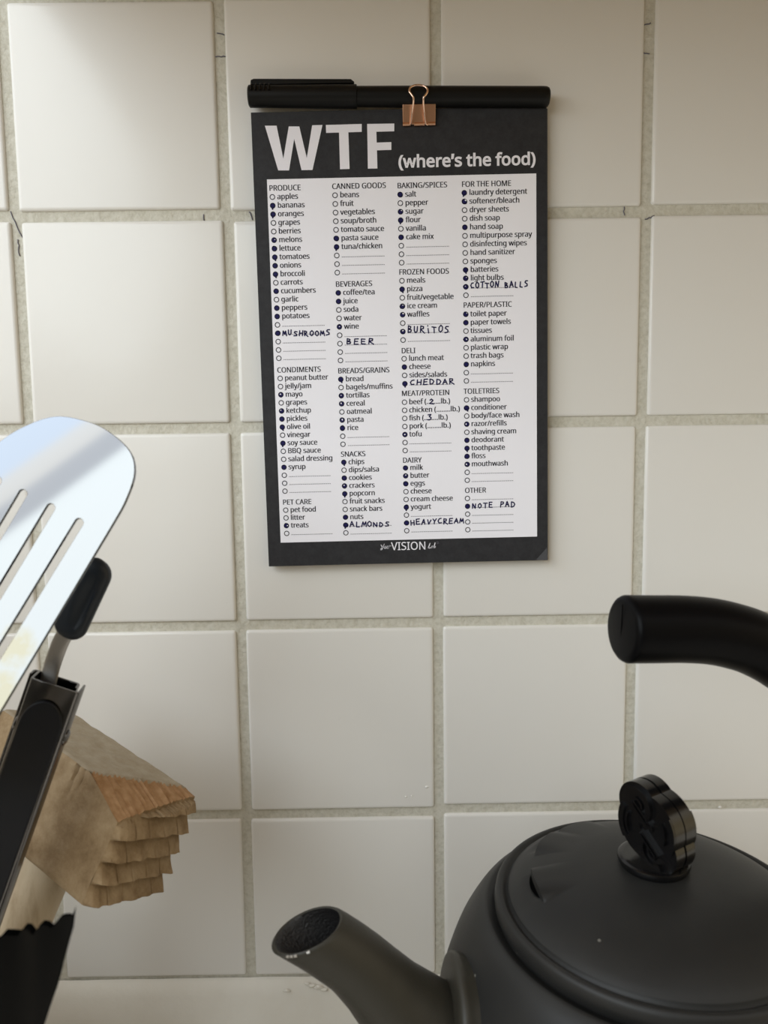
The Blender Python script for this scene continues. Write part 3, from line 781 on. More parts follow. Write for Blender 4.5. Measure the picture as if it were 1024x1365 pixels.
# the lists: heading, its x and y; first and last row (x of the circle, y), x of the words on those rows; rows
# '*' before a row: the circle is filled in; '-' an empty dotted row; '_' a dotted row with handwriting
LISTS = [
    ('PRODUCE', 359.1, 250.8, (363.2, 262.7), (371.8, 477.6), 6.5, '-', 'apples *bananas *oranges grapes berries *melons *lettuce *tomatoes *onions *broccoli carrots *cucumbers garlic *peppers *potatoes - *_ - - -'),
    ('CONDIMENTS', 369.8, 493.3, (373.6, 504.4), (380.0, 654.7), 6.2, '-', 'peanut+butter jelly/jam *mayo grapes *ketchup *pickles *olive+oil vinegar *soy+sauce BBQ+sauce salad+dressing *syrup - - -'),
    ('PET CARE', 377.2, 669.4, (381.0, 680.0), (382.3, 711.0), 6.2, '-', 'pet+food litter *treats -'),
    ('CANNED GOODS', 443.0, 248.5, (446.7, 260.4), (449.7, 363.4), 6.7, '-', 'beans fruit vegetables soup/broth tomato+sauce *pasta+sauce *tuna/chicken - - -'),
    ('BEVERAGES', 447.7, 378.8, (451.0, 390.5), (454.0, 480.5), 6.5, '-', '*coffee/tea *juice soda water *wine - _ - -'),
    ('BREADS/GRAINS', 450.8, 494.4, (454.4, 505.7), (457.3, 592.2), 6.5, '-', '*bread bagels/muffins *tortillas *cereal oatmeal *pasta *rice - -'),
    ('SNACKS', 454.8, 605.4, (458.4, 616.2), (461.2, 710.2), 6.3, '-', '*chips dips/salsa *cookies *crackers *popcorn fruit+snacks snack+bars *nuts *_ -'),
    ('BAKING/SPICES', 529.9, 247.5, (533.5, 259.5), (535.5, 350.2), 6.7, '-', '*salt pepper *sugar *flour vanilla *cake+mix - - -'),
    ('FROZEN FOODS', 532.2, 362.7, (535.9, 374.3), (537.4, 453.3), 6.4, '-', 'meals *pizza fruit/vegetable *ice+cream *waffles - *_ -'),
    ('DELI', 535.4, 467.5, (538.8, 478.2), (539.8, 511.5), 6.4, '-', 'lunch+meat *cheese sides/salads *_'),
    ('MEAT/PROTEIN', 535.7, 524.4, (539.3, 536.2), (540.2, 600.6), 6.1, '-', 'beef+(........lb.) chicken+(........lb.) fish+(........lb.) pork+(........lb.) *tofu - -'),
    ('DAIRY', 537.2, 613.5, (540.6, 623.8), (542.3, 707.4), 6.2, '-', '*milk *butter *eggs cheese cream+cheese *yogurt - *_ -'),
    ('FOR THE HOME', 615.8, 245.6, (619.0, 257.2), (621.2, 393.6), 6.7, '-', '*laundry+detergent *softener/bleach dryer+sheets dish+soap *hand+soap multipurpose+spray disinfecting+wipes hand+sanitizer sponges *batteries *light+bulbs *_ -'),
    ('PAPER/PLASTIC', 618.0, 406.7, (621.0, 419.0), (621.8, 507.8), 6.2, '-', '*toilet+paper *paper+towels tissues *aluminum+foil plastic+wrap trash+bags *napkins - -'),
    ('TOILETRIES', 618.6, 521.6, (622.0, 533.0), (623.0, 640.2), 6.1, '-', 'shampoo *conditioner body/face+wash *razor/refills shaving+cream *deodorant *toothpaste *floss *mouthwash - -'),
    ('OTHER', 620.1, 653.7, (623.2, 664.4), (623.7, 706.1), 6.0, '-', '- *_ - - -'),
]
tx = MB()
bub = MB()
ln = MB()
pm = MB()
DOT = 0.00042
KI = 0.0300 / (text_width('laundry detergent') * 0.00272)
KH = 0.0257 / (text_width('FOR THE HOME') * 0.00272)
for head, hx, hy, (ax, ay), (zx, zy), dx, _, rows in LISTS:
    u, v = loc(hx, hy)
    text(tx, head, u - 0.0002, v - 0.00136, 0.00272, m_ink, sx=KH, bold=0.065)
    rows = rows.split(' ')
    A, Z = loc(ax, ay), loc(zx, zy)
    TA = loc(ax + dx, ay)[0] - A[0]
    for i, r in enumerate(rows):
        t = i / (len(rows) - 1)
        u, v = A[0] + (Z[0] - A[0]) * t, A[1] + (Z[1] - A[1]) * t
        filled = r.startswith('*')
        r = r.lstrip('*')
        ring(bub, u, v, 0.00122, 0.00042, m_ink)
        if filled:
            k = random.random()
            disc(pm, u + random.uniform(-1, 1) * .0001, v + random.uniform(-1, 1) * .0001, random.uniform(.00118, .00142), m_pen_ink, jitter=.08)
            if k < .35:                            # a drip of the pen below the circle
                a = random.uniform(-1.9, -1.2)
                stroke(pm, [(u, v - .0006), (u + .0016 * cos(a), v + .0017 * sin(a))], 0.0008, m_pen_ink)
            elif k < .6:                           # a spot left white
                disc(pm, u + random.uniform(-.0004, .0007), v + random.uniform(0, .0006), random.uniform(.0002, .0004), m_paper, lift=.0002, jitter=.2)
        if r in '-_':
            for q in range(34):
                uu = u + TA + q * 0.00066
                vv = v - 0.00095
                ln.add([P3(uu, vv, .0001), P3(uu + DOT, vv, .0001), P3(uu + DOT, vv + .00034, .0001), P3(uu, vv + .00034, .0001)], [(0, 1, 2, 3)], m_line)
        else:
            text(tx, r.replace('+', ' '), u + TA - 0.0001, v - 0.00112, 0.00272, m_ink, sx=KI, bold=0.075)
txo = tx.build('printed_list', pad)
bub.build('check_circles', txo)
ln.build('dotted_lines', txo)

HAND = {
    'A': [[(0, 0), (.45, 1), (.9, 0)], [(.2, .38), (.75, .38)]], 'B': [[(.1, 0), (.1, 1), (.6, .85), (.55, .6), (.1, .5), (.75, .35), (.7, .08), (.1, 0)]],
    'C': [[(.8, .95), (.35, .9), (.05, .5), (.3, .08), (.85, .12)]], 'D': [[(.1, 0), (.1, 1), (.6, .85), (.85, .5), (.6, .1), (.1, 0)]],
    'E': [[(.8, 1), (.1, 1), (.1, 0), (.85, 0)], [(.1, .52), (.7, .52)]], 'H': [[(.1, 1), (.1, 0)], [(.85, 1), (.85, 0)], [(.1, .5), (.85, .5)]],
    'I': [[(.5, .72), (.6, 0)], [(.42, 1.12), (.46, 1.2)]], 'L': [[(.15, 1), (.15, .05), (.75, 0)]], 'M': [[(0, 0), (.2, 1), (.5, .3), (.8, 1), (1, 0)]],
    'N': [[(.05, 0), (.1, 1), (.75, .05), (.85, 1)]], 'O': [[(.45, 1), (.08, .7), (.1, .25), (.45, 0), (.8, .25), (.82, .7), (.45, 1)]],
    'P': [[(.15, 0), (.15, 1), (.7, .9), (.75, .6), (.15, .45)]], 'R': [[(.1, 0), (.1, 1), (.65, .9), (.65, .6), (.1, .48), (.95, -.12)]],
    'S': [[(.8, .95), (.3, .95), (.15, .7), (.7, .4), (.75, .1), (.1, 0)]], 'T': [[(0, .95), (.95, .95)], [(.48, .95), (.5, 0)]],
    'U': [[(.1, 1), (.1, .3), (.4, 0), (.75, .25), (.8, 1)]], 'V': [[(.05, 1), (.42, 0), (.85, 1)]], 'Y': [[(.05, 1), (.45, .5), (.85, 1)], [(.45, .5), (.4, 0)]],
    '2': [[(.1, .75), (.4, 1), (.75, .75), (.1, .05), (.95, .05)]], '3': [[(.1, .95), (.7, .95), (.35, .6), (.75, .35), (.5, .0), (.0, .05)]],
}


def handwrite(s, xa, ya, xb, yb, h, w=0.00062):
    a, b = loc(xa, ya), loc(xb, yb)
    wm_ = MB()
    n = len(s)
    step = (b[0] - a[0]) / (n - 0.15)
    hh = h / 2570.0
    for i, ch in enumerate(s):
        if ch == ' ':
            continue
        ox, oy = a[0] + step * i, a[1] + (b[1] - a[1]) * i / n + random.uniform(-1, 1) * .00022
        kx, sh = step * .80 * random.uniform(.86, 1.06), random.uniform(-.05, .16)
        tl = random.uniform(-.10, .10)
        for path in HAND[ch]:
            stroke(wm_, [(ox + (x + sh * y) * kx, oy + y * hh * (1 + tl) + tl * x * hh) for x, y in path], w, m_pen_ink)
    wo_ = wm_.build('handwritten_number' if s in '23' else 'handwritten_word', pad)
    wo_['label'] = 'navy handwritten ' + s


handwrite('MUSHROOMS', 377, 447, 440.5, 447.3, 6.6)
handwrite('BEER', 462, 458.6, 499, 458.4, 7.0)
handwrite('BURITOS', 543.5, 443.6, 599.5, 443.0, 8.6)
handwrite('CHEDDAR', 546.5, 512.8, 606.5, 512.0, 6.6)
handwrite('COTTON BALLS', 627.5, 384, 704.5, 382.4, 7.2)
handwrite('ALMONDS', 466.5, 702.6, 520, 701.3, 6.6)
handwrite('HEAVYCREAM', 547.5, 699.6, 619, 697.2, 6.6)
handwrite('NOTE PAD', 629.6, 677.2, 687.5, 675.4, 7.0)
handwrite('2', 572.6, 538, 579.2, 538, 7.2)
handwrite('3', 570.4, 559.8, 577, 559.8, 6.6)
pmo = pm.build('pen_marks', pad)
pmo['label'] = 'navy filled in check circles'

# ---------------------------------------------------------------- pen
PY = -0.0075
pl, pr = on(331.5, 128.5, PY), on(733, 129.5, PY)
ax_ = (pr - pl).normalized()
plen = (pr - pl).length
pup = ax_.cross(Vector((0, 1, 0))).normalized()
if pup.z < 0:
    pup = -pup
pen = thing('pen', 'black capped felt pen lying along the top edge of the notepad', 'pen', (pl + pr) / 2)


def pen_round(name, prof, m, parent):
    mb = MB()
    n = 40
    k = len(prof)
    yv = ax_.cross(pup)
    vs = [pl + ax_ * s + pup * (r * cos(2 * pi * i / n)) + yv * (r * sin(2 * pi * i / n)) for i in range(n) for s, r in prof]
    mb.add(vs, [(i * k + j, ((i + 1) % n) * k + j, ((i + 1) % n) * k + j + 1, i * k + j + 1) for i in range(n) for j in range(k - 1)], m)
    return mb.build(name, parent, smooth=40)


CAPL = (on(476, 129, PY) - pl).length
pen_round('barrel', [(CAPL - .004, .0), (CAPL - .004, .0048), (CAPL + .03, .0050), (plen - .004, .0050), (plen - .002, .0049), (plen - .0008, .0044), (plen - .0003, .0036), (plen, .0)], m_pen, pen)
capo = pen_round('cap', [(0, 0), (0, .0046), (.0006, .0052), (CAPL - .0012, .0056), (CAPL - .0002, .0056), (CAPL, .0050), (CAPL, 0)], m_pen, pen)
# clip: flat strip above the cap
yv = ax_.cross(pup)
cm = MB()
prism(cm, [(.0012, .0050), (CAPL - .002, .0058), (CAPL - .0012, .0064), (CAPL - .003, .0078), (.003, .0078), (.0014, .0072)], pl - yv * .0018, ax_, pup, yv, .0036, m_pen)
cm.build('pocket_clip', capo, bevel=.0003)
rb = MB()
for k in range(5):
    s0 = .0021 + k * .0022
    pts = [pl + ax_ * s0 + pup * (.0057 * sin(a)) + Vector((0, -1, 0)) * (.0057 * cos(a)) for a in [0.12 + 0.16 * q for q in range(6)]]
    tube(rb, pts, .00045, m_pen, n=8, up=ax_)
rb.build('cap_ribs', capo, smooth=60)

# ---------------------------------------------------------------- binder clip
bc = on(558.5, 155, -PT)
bcl = thing('binder_clip', 'small copper binder clip with wire handle gripping the notepad and pen', 'binder clip', bc)
Xd, Zd = PXv, PZv
Yd = Vector((0, -1, 0))
half = 0.0083
zt, zb_ = on(558, 140.5, -PT)[2] - bc.z, on(558, 166.5, -PT)[2] - bc.z
yf = 0.0004                                        # front jaw lies on the page at its lower edge
prof = [(-.0055, zb_), (-.0058, zt - .001), (-.0050, zt), (.0030, zt), (.0040, zt - .0012), (yf + .0004, zb_)]
t_ = .00035
mbc = MB()
inner = [(-.0055 + t_, zb_), (-.0058 + t_, zt - .0014), (-.0048, zt - t_), (.0028, zt - t_), (.0040 - t_, zt - .0014), (yf, zb_)]
base = PC.copy()
poly = prof + inner[::-1]
O = Vector((bc.x, -PT, bc.z)) - Xd * half
prism(mbc, poly, O, Yd, Zd, Xd, 2 * half, m_copper)
mbc.build('clip_body', bcl, bevel=.00012)
hm = MB()
for s0, s1 in ((-half, -half * .52), (-half * .30, half * .34), (half * .56, half)):
    tube(hm, [Vector((bc.x, -PT - .0009, bc.z + zb_)) + Xd * s0, Vector((bc.x, -PT - .0009, bc.z + zb_)) + Xd * s1], .0009, m_copper, n=14)
hm.build('hinge_tube', bcl, smooth=60)
wm = MB()
wp = [(545.0, 166.5, .0010), (547.6, 164.5, .0018), (549.5, 150, .0060), (551.4, 132, .0098), (548.5, 126, .0100), (545.8, 121.5, .0098), (547.5, 116.5, .0094), (553, 113.9, .0090), (558, 113.4, .0090), (563.5, 114.2, .0090),
      (568.5, 117, .0094), (570.2, 121.5, .0098), (568, 126, .0100), (564.6, 132, .0098), (565.6, 150, .0060), (567.6, 164.5, .0018), (570.0, 166.5, .0010)]
wpts = [on(x, y, -PT - d) for x, y, d in wp]
tube(wm, spline(wpts, 6), .00050, m_wire, n=12, up=Vector((0, 1, 0)))
wm.build('wire_handle', bcl, smooth=80)

# ---------------------------------------------------------------- kettle
KD = 0.270                                          # distance of its axis from the lens, along the floor
K0 = on(870, 1205, CAM.y + KD)                      # middle of the lid rim
ST = radians(10)
SD = Vector((-cos(ST), -sin(ST), 0))                # where the spout points
SN = Vector((sin(ST), -cos(ST), 0))                 # sideways, towards the lens
ZV = Vector((0, 0, 1))


def kp(px, py, off=0.0):                            # point of the spout/handle plane behind that pixel
    d = ray(px, py)
    t = ((K0 + SN * off) - CAM).dot(SN) / d.dot(SN)
    return CAM + d * t


kettle = thing('kettle', 'matt black kettle with curved spout and overhead handle by the tiled wall', 'kettle', (K0.x, K0.y, CZ))
LR = 0.0575                                         # lid radius
kb = MB()
prof = [(.000, CZ - K0.z), (.060, CZ - K0.z), (.0655, CZ - K0.z + .003), (.070, CZ - K0.z + .012), (.0775, -.130), (.0828, -.098), (.0845, -.075), (.0838, -.055),
        (.0810, -.038), (.0760, -.0225), (.0712, -.0130), (.0672, -.0070), (.0642, -.0042), (.0628, -.0036), (.0616, -.0042), (.0604, -.0056), (.050, -.0062)]
sm = []
for i in range(len(prof) - 1):
    sm.append(prof[i])
P2 = [Vector((r, z, 0)) for r, z in prof[1:-3]]
sp2 = spline(P2, 5)
prof2 = [prof[0]] + [(p.x, p.y) for p in sp2] + prof[-2:]
lathe(kb, prof2, K0, m_kettle, 128)
kb.build('body', kettle, smooth=60)

# lid: rim bead, dome and three pressed vents
lid = MB()
VH = .0165


def lidpolar(px, py, z):
    d = ray(px, py)
    p = CAM + d * ((K0.z + z - CAM.z) / d.z)
    return (Vector((p.x - K0.x, p.y - K0.y)).length, atan2(p.y - K0.y, p.x - K0.x))


vents = [lidpolar(712, 1177, .010), lidpolar(712, 1116, .010), lidpolar(750, 1090, .010)]
RV = vents[0][0]
DOME_R = .0545


def dome(r):
    t = min(r / DOME_R, 1)
    return .0030 + .0135 * (1 - t ** 2.6) ** 0.85


rs = [0.0006] + [DOME_R * k / 44 for k in range(1, 45)]
rs = sorted(rs + [RV - .00012, RV + .00012, RV + .0004, RV + .0008])
NA = 420
vs, fs, ms = [], [], []
for i in range(NA):
    a = 2 * pi * i / NA
    for r in rs:
        h = dome(r)
        for k, (vr, va) in enumerate(vents):
            da = (a - va + pi) % (2 * pi) - pi
            w = .0080 / RV
            if abs(da) < w * 1.35 and r < RV and r > RV - .016:
                sx_ = max(0, 1 - (abs(da) / (w * 1.35)) ** 4)
                h += (.0033, .0026, .0017)[k] * sx_ * ((r - RV + .016) / .016) ** 1.8
            if abs(da) < w and RV <= r < RV + .004:
                h -= .0012 * (1 - (da / w) ** 2) * (1 - (r - RV) / .004)
        vs.append(K0 + Vector((r * cos(a), r * sin(a), h)))
nr = len(rs)
for i in range(NA):
    for j in range(nr - 1):
        f = (i * nr + j, ((i + 1) % NA) * nr + j, ((i + 1) % NA) * nr + j + 1, i * nr + j + 1)
        fs.append(f)
lid.add(vs, fs + [[i * nr for i in range(NA)]], m_kettle)
for vr, va in vents:                                # black strip painted as the shade in the opening under each lip
    w = .0074 / RV
    for_in, for_out = [], []
    for q in range(41):
        da = w * (q / 20 - 1)
        ca_, sa_ = cos(va + da), sin(va + da)
        ro = RV + .0002 + .00115 * (1 - (da / w) ** 2)
        for_in.append(K0 + Vector(((RV - .0001) * ca_, (RV - .0001) * sa_, dome(RV) + .0005 * (1 - (da / w) ** 2))))
        for_out.append(K0 + Vector((ro * ca_, ro * sa_, dome(ro) + .00008)))
    lid.add(for_in + for_out, [(q, q + 1, 42 + q, 41 + q) for q in range(40)], m_slit)
lathe(lid, [(DOME_R, .0030), (.0549, .0019), (.0554, .0014), (.0560, .0016), (.0566, .0023), (.0576, .0027), (.0588, .0024), (.0596, .0012), (.0600, -.0010), (.0598, -.0035), (.0590, -.0055)], K0, m_kettle, 128)
lido = lid.build('lid', kettle, smooth=50)

# knob: a foot disc and an upright emblem of overlapping discs
kt = K0 + Vector((0, 0, dome(0)))
kf = MB()
lathe(kf, [(0, -.0012), (.0118, -.0012), (.0128, .0002), (.0133, .0016), (.0131, .0026), (.0121, .0032), (.0105, .0030), (.0, .0034)], kt, m_knob, 64)
knob = kf.build('knob', lido, smooth=40, origin=kt)
EA = radians(58)
EN = Vector((-sin(EA), -cos(EA), 0.0))               # the face of the emblem
EX = Vector((cos(EA), -sin(EA), 0.0))
EC = kt + EX * .0008 + Vector((0, 0, .0163))
em = MB()


def circ(cx, cy, r, a0=0.0, a1=2 * pi, n=48):
    return [(cx + r * cos(a0 + (a1 - a0) * k / n), cy + r * sin(a0 + (a1 - a0) * k / n)) for k in range(n + (0 if abs(a1 - a0 - 2 * pi) < 1e-6 else 1))]


def arcband(r0, r1, a0, a1, cx=0, cy=0, n=20):
    return circ(cx, cy, r1, a0, a1, n) + circ(cx, cy, r0, a0, a1, n)[::-1]


RMA = .0128
LOB = (-.0046, .0070)
LRA = .0086
CUT = -0.70                                         # slant of the slots
cd, sd = cos(CUT), sin(CUT)
for lay in (-1, 1):                                 # two plates with a fine gap between them
    z0_ = -.0056 if lay < 0 else .0003
    prism(em, circ(0, 0, RMA, n=72), EC + EN * z0_, EX, ZV, EN, .0053, m_knob)
    for s_ in (1, -1):
        prism(em, circ(s_ * LOB[0], s_ * LOB[1], LRA, n=48), EC + EN * (z0_ + .0002), EX, ZV, EN, .0049, m_knob)
prism(em, circ(0, 0, RMA - .0012, n=48), EC - EN * .001, EX, ZV, EN, .002, m_knob)
# raised ribs and rims of the emblem on both faces
for face in (1, -1):
    O_ = EC + EN * (.0056 if face > 0 else -.0056)
    D_ = EN * face
    for off, l0, l1, w_ in ((.0034, -.0095, .0002, .0007), (.0018, -.0100, -.0004, .0008), (-.0018, .0004, .0100, .0008), (-.0034, -.0002, .0095, .0007)):
        px_, pz_ = -sd * off, cd * off
        q = [(px_ + cd * l0 + sd * w_ / 2, pz_ + sd * l0 - cd * w_ / 2), (px_ + cd * l1 + sd * w_ / 2, pz_ + sd * l1 - cd * w_ / 2),
             (px_ + cd * l1 - sd * w_ / 2, pz_ + sd * l1 + cd * w_ / 2), (px_ + cd * l0 - sd * w_ / 2, pz_ + sd * l0 + cd * w_ / 2)]
        prism(em, q, O_, EX, ZV, D_, .0016, m_knob)
    for s_ in (1, -1):
        aa = CUT + (pi if s_ > 0 else 0)
        prism(em, arcband(.0104, .0127, aa + .25, aa + 1.35), O_, EX, ZV, D_, .0008, m_knob)
        prism(em, arcband(.0082, .0090, aa + .35, aa + 1.30), O_, EX, ZV, D_, .0013, m_knob)
        prism(em, arcband(.0049, .0072, aa - 2.9 + pi * .0, aa - .4, s_ * LOB[0], s_ * LOB[1]), O_ - D_ * .0004, EX, ZV, D_, .0019, m_knob)
        prism(em, arcband(.0026, .0034, aa - 2.5, aa - .8, s_ * LOB[0], s_ * LOB[1]), O_ - D_ * .0004, EX, ZV, D_, .0016, m_knob)
        prism(em, arcband(.0024, .0032, aa + .6, aa + 2.4), O_, EX, ZV, D_, .0008, m_knob)
em.build('knob_emblem', knob, smooth=35)

# spout
c_px = [(411, 1241), (440, 1258), (470, 1279), (496, 1303), (522, 1330), (556, 1362), (600, 1398), (650, 1430)]
w_px = [84, 85, 88, 95, 107, 128, 150, 160]
cl = [kp(*p) for p in c_px]
SC = (cl[0] - CAM).dot(FWD) / FPX
sr = [w * SC / 2 for w in w_px]
path = spline(cl, 5)
rad = []
for i in range(len(sr) - 1):
    rad += [sr[i] + (sr[i + 1] - sr[i]) * k / 5 for k in range(5)]
rad.append(sr[-1])
fr = frames(path, SN)
mn = (SD * .30 + ZV * .95).normalized()
NS = 56


def spring(i, k, inner=0.0):
    t, s, u = fr[i]
    a = 2 * pi * k / NS
    r = rad[i] - inner
    p = path[i] + s * (r * cos(a)) + u * (r * sin(a))
    return p, t


def mouth(p, t):
    t0 = fr[0][0]
    return p + t0 * ((path[0] - p).dot(mn) / t0.dot(mn))


spm = MB()
outer = []
for i in range(len(path)):
    row = []
    for k in range(NS):
        p, t = spring(i, k)
        if i < 9:                                    # ease the slanted mouth into round sections
            q = mouth(p, t) + (path[i] - path[0])
            w = (1 - i / 9) ** 1.2
            p = p.lerp(q, w)
        row.append(p)
    outer.append(row)
grid(spm, lambda i, k: outer[i][k], len(path), NS, m_spout, cv=True)
inn = []
for i in range(0, 22):
    row = []
    for k in range(NS):
        p, t = spring(i, k, .0013)
        if i < 9:
            q = mouth(p, t) + (path[i] - path[0])
            p = p.lerp(q, (1 - i / 9) ** 1.2)
        row.append(p)
    inn.append(row)
k0 = len(spm.v)
spm.add([p + mn * .0004 for p in inn[0]] + [o.lerp(i_, .5) + mn * .0007 for o, i_ in zip(outer[0], inn[0])] + outer[0],
        [(k, (k + 1) % NS, NS + (k + 1) % NS, NS + k) for k in range(NS)] + [(NS + k, NS + (k + 1) % NS, 2 * NS + (k + 1) % NS, 2 * NS + k) for k in range(NS)], m_spout)
grid(spm, lambda i, k: inn[i][k] + mn * (.0004 if i == 0 else 0), 22, NS, m_spout_in, cv=True)
spo = spm.build('spout', kettle, smooth=60, weld=True)
# worn bare spots on the lip
def pix(p):
    d = p - CAM
    z = d.dot(FWD)
    return 512 + FPX * d.dot(RIGHT) / z, 682.5 - FPX * d.dot(UP) / z


for_lip = MB()
for tx_, ty_ in ((381, 1266), (386, 1268), (391, 1269), (407, 1269)):
    k = min(range(NS), key=lambda k: (pix(outer[0][k])[0] - tx_) ** 2 + (pix(outer[0][k])[1] - ty_) ** 2)
    p, q = outer[0][k] + mn * .0003, outer[0][(k + 1) % NS] + mn * .0003
    tube(for_lip, [p.lerp(q, .1), p.lerp(q, .45), p.lerp(q, .8)], .00045, m_chip_metal, n=6, up=mn)
for_lip.build('worn_lip', spo, smooth=60)
# collar where the spout meets the body
fc = MB()
ca = Vector((-cos(radians(4)), -sin(radians(4)), .10)).normalized()
cc = kp(609, 1368)
e1 = Vector((ca.y, -ca.x, 0)).normalized()
e2 = ca.cross(e1).normalized()
cr0 = 88 * (cc - CAM).dot(FWD) / FPX
prof = [(.6, .0040), (.88, .0034), (.965, .0027), (1.0, .0014), (1.0, .0002), (.975, -.0010), (.955, -.004), (.93, -.012)]
grid(fc, lambda i, j: cc + (e1 * cos(2 * pi * i / 72) + e2 * sin(2 * pi * i / 72)) * (cr0 * prof[j][0]) + ca * prof[j][1], 72, len(prof), m_spout, cu=True)
fc.build('spout_collar', spo, smooth=40)

# handle
h_px = [(836, 838.5), (870, 838.5), (910, 838.5), (945, 841), (975, 847), (1005, 857), (1040, 876), (1075, 903), (1104, 938)]
h_pts = [kp(*p) for p in h_px]
lt_, lz_ = -(h_pts[-1] - K0).dot(SD), (h_pts[-1] - K0).z
for t_h, z_h in ((lt_ + .012, lz_ - .026), (lt_ + .012, lz_ - .052), (lt_ - .002, -.055), (.074, -.070)):
    h_pts.append(K0 - SD * t_h + ZV * z_h)      # down the far side, into the body
hp = spline(h_pts, 6)
hr = 45.3 * (hp[0] - CAM).dot(FWD) / FPX
t0 = (hp[1] - hp[0]).normalized()
ends = [(-.0022, .80), (-.0019, .90), (-.0012, .965), (-.0004, .995)]
pts = [hp[0] + t0 * a for a, _ in ends] + hp
rr = [hr * b for _, b in ends] + [hr] * len(hp)
for i in range(len(rr)):
    j = len(rr) - i
    if j < 18:
        rr[i] = hr * (.62 + .38 * j / 18)
hm_ = MB()
tube(hm_, pts, rr, m_grip, n=48, up=SN)
hdl = hm_.build('handle', kettle, smooth=50)
sl = MB()
pe = pts[0]
fr0 = frames(pts, SN)[0]
lat = t0.cross(ZV).normalized()
tube(sl, [pe - t0 * .00004 + ZV * (q * hr * .74) + lat * (q * .0006) for q in (-1, -.5, 0, .5, 1)], .00016, m_slit, n=6, up=t0)
sl.build('seam', hdl)

# ---------------------------------------------------------------- wooden meat mallet
Bn = Vector((0.406, 0.8346, -0.3723)).normalized()  # across the head
Hn = Vector((-0.3952, -0.207, -0.895))              # down the handle
Hn = (Hn - Bn * Hn.dot(Bn)).normalized()
An = Bn.cross(Hn).normalized()                      # away from the toothed end
if An.x > 0:
    An = -An
BL_, HL_, AL_ = .0435, .0443, .085
M0 = CAM + (Vector((-.14772, -.08082, -.05793)) - CAM) * .87   # top corner of the toothed end, near side
mallet = thing('meat_mallet', 'worn wooden meat mallet with toothed head behind the black tongs', 'meat mallet', M0 + An * AL_ * .49 + Bn * BL_ / 2 + Hn * .21)
mh = MB()
NT = 5
rnd = random.Random(3)


def tooth(b, h):
    fb = abs((b * NT) % 1 - .5) * 2
    fh = (h * NT) % 1
    ph = min(1, fh / .80, (1 - fh) / .20)            # stepped rows
    return .0056 * min(1, max(0, ph)) * min(1, (1 - fb) * 7 + .50)


def chip_drop(a, b):
    """how far below the top the splintered corner lies"""
    a0 = .023 - .017 * b + .0022 * noise.noise(Vector((b * 14, 0, 0)))
    if a > a0:
        return 0
    fib = .0009 * noise.noise(Vector((b * 45, a * 60, 1))) + .0006 * noise.noise(Vector((b * 110, a * 90, 4)))
    return (a0 - a) * (.42 - .20 * b) + fib + .0004


def Mp(a, b, h):                                    # a from the toothed end, b across, h down the handle; metres
    return M0 + An * a + Bn * b + Hn * h


def shape(a, b, h):
    d = chip_drop(a, b / BL_)
    clamped = h < d - 1e-6
    h2 = max(h, d)
    # rounded long edges and a little wear
    e = .0022
    for (bb, hh) in ((0, 0), (BL_, 0), (0, HL_), (BL_, HL_)):
        db, dh = abs(b - bb), abs(h2 - hh)
        if db < e and dh < e:
            k = (e - db) * (e - dh) / e * .30
            b += k if bb == 0 else -k
            h2 += k if hh == 0 else -k
    if h <= .0001 and not clamped:
        h2 += .0005 * noise.noise(Vector((a * 120, b * 120, 2)))
    return Mp(a, b, h2), clamped


def face(fn, nu, nv, m):
    P = [[fn(i / (nu - 1), j / (nv - 1)) for j in range(nv)] for i in range(nu)]
    vs = [P[i][j][0] for i in range(nu) for j in range(nv)]
    plain, fresh = [], []
    for i in range(nu - 1):
        for j in range(nv - 1):
            c = [P[i][j][1], P[i + 1][j][1], P[i][j + 1][1], P[i + 1][j + 1][1]]
            (fresh if sum(c) >= 3 else plain).append((i * nv + j, (i + 1) * nv + j, (i + 1) * nv + j + 1, i * nv + j + 1))
    mh.add(vs, plain, m)
    mh.add(vs, fresh, m_wood_fresh)


def notch(a):                                        # worn groove across the near side
    return .0022 * max(0, 1 - abs(a - .0310) / .0013) + .0013 * max(0, 1 - abs(a - .0265) / .0010)


G = .0011
face(lambda u, v: shape(u * AL_, v * BL_, 0), 70, 60, m_wood_top)


def near_side(u, v):
    p, c = shape(u * AL_, 0.0, v * HL_)
    dep = notch(u * AL_ + .0012 * sin(v * 5)) * max(0, 1 - v / .42)
    return p + Bn * (dep + .0005 * noise.noise(Vector((u * 6, v * 6, 0)))), c


face(near_side, 90, 50, m_wood)
face(lambda u, v: shape(u * AL_, BL_, v * HL_), 40, 20, m_wood)
face(lambda u, v: shape(u * AL_, v * BL_, HL_), 40, 20, m_wood)


def tooth_end(u, v):
    p, c = shape(0.0, u * BL_, v * HL_)
    d = chip_drop(0, u)
    t = tooth(u, v) if v * HL_ > d + .0015 else 0
    edge = min(1, u / .03) * min(1, (1 - u) / .03)
    return p - An * (t * edge * (1 + .25 * noise.noise(Vector((u * 9, v * 9, 7)))) * min(1, max(.1, (u + .12 - .30 * (1 - v) * 0) / .22))), c


face(tooth_end, 90, 110, m_wood)
face(lambda u, v: (shape(AL_, u * BL_, v * HL_)[0] + An * tooth(u, v) * min(1, u / .03) * min(1, (1 - u) / .03), False), 60, 60, m_wood_fresh)
mh.build('mallet_head', mallet, smooth=38)
hc = Mp(AL_ * .49, BL_ * .50, HL_ * .5)
hb_ = MB()
hend = hc + Hn * .19
tube(hb_, [hc, hc + Hn * .03, hc + Hn * .06, hc + Hn * .11, hc + Hn * .16, hend], [.0108, .0108, .0112, .0116, .0122, .011], m_handle_wood, n=32, up=Bn)
hb_.build('handle', mallet, smooth=50)

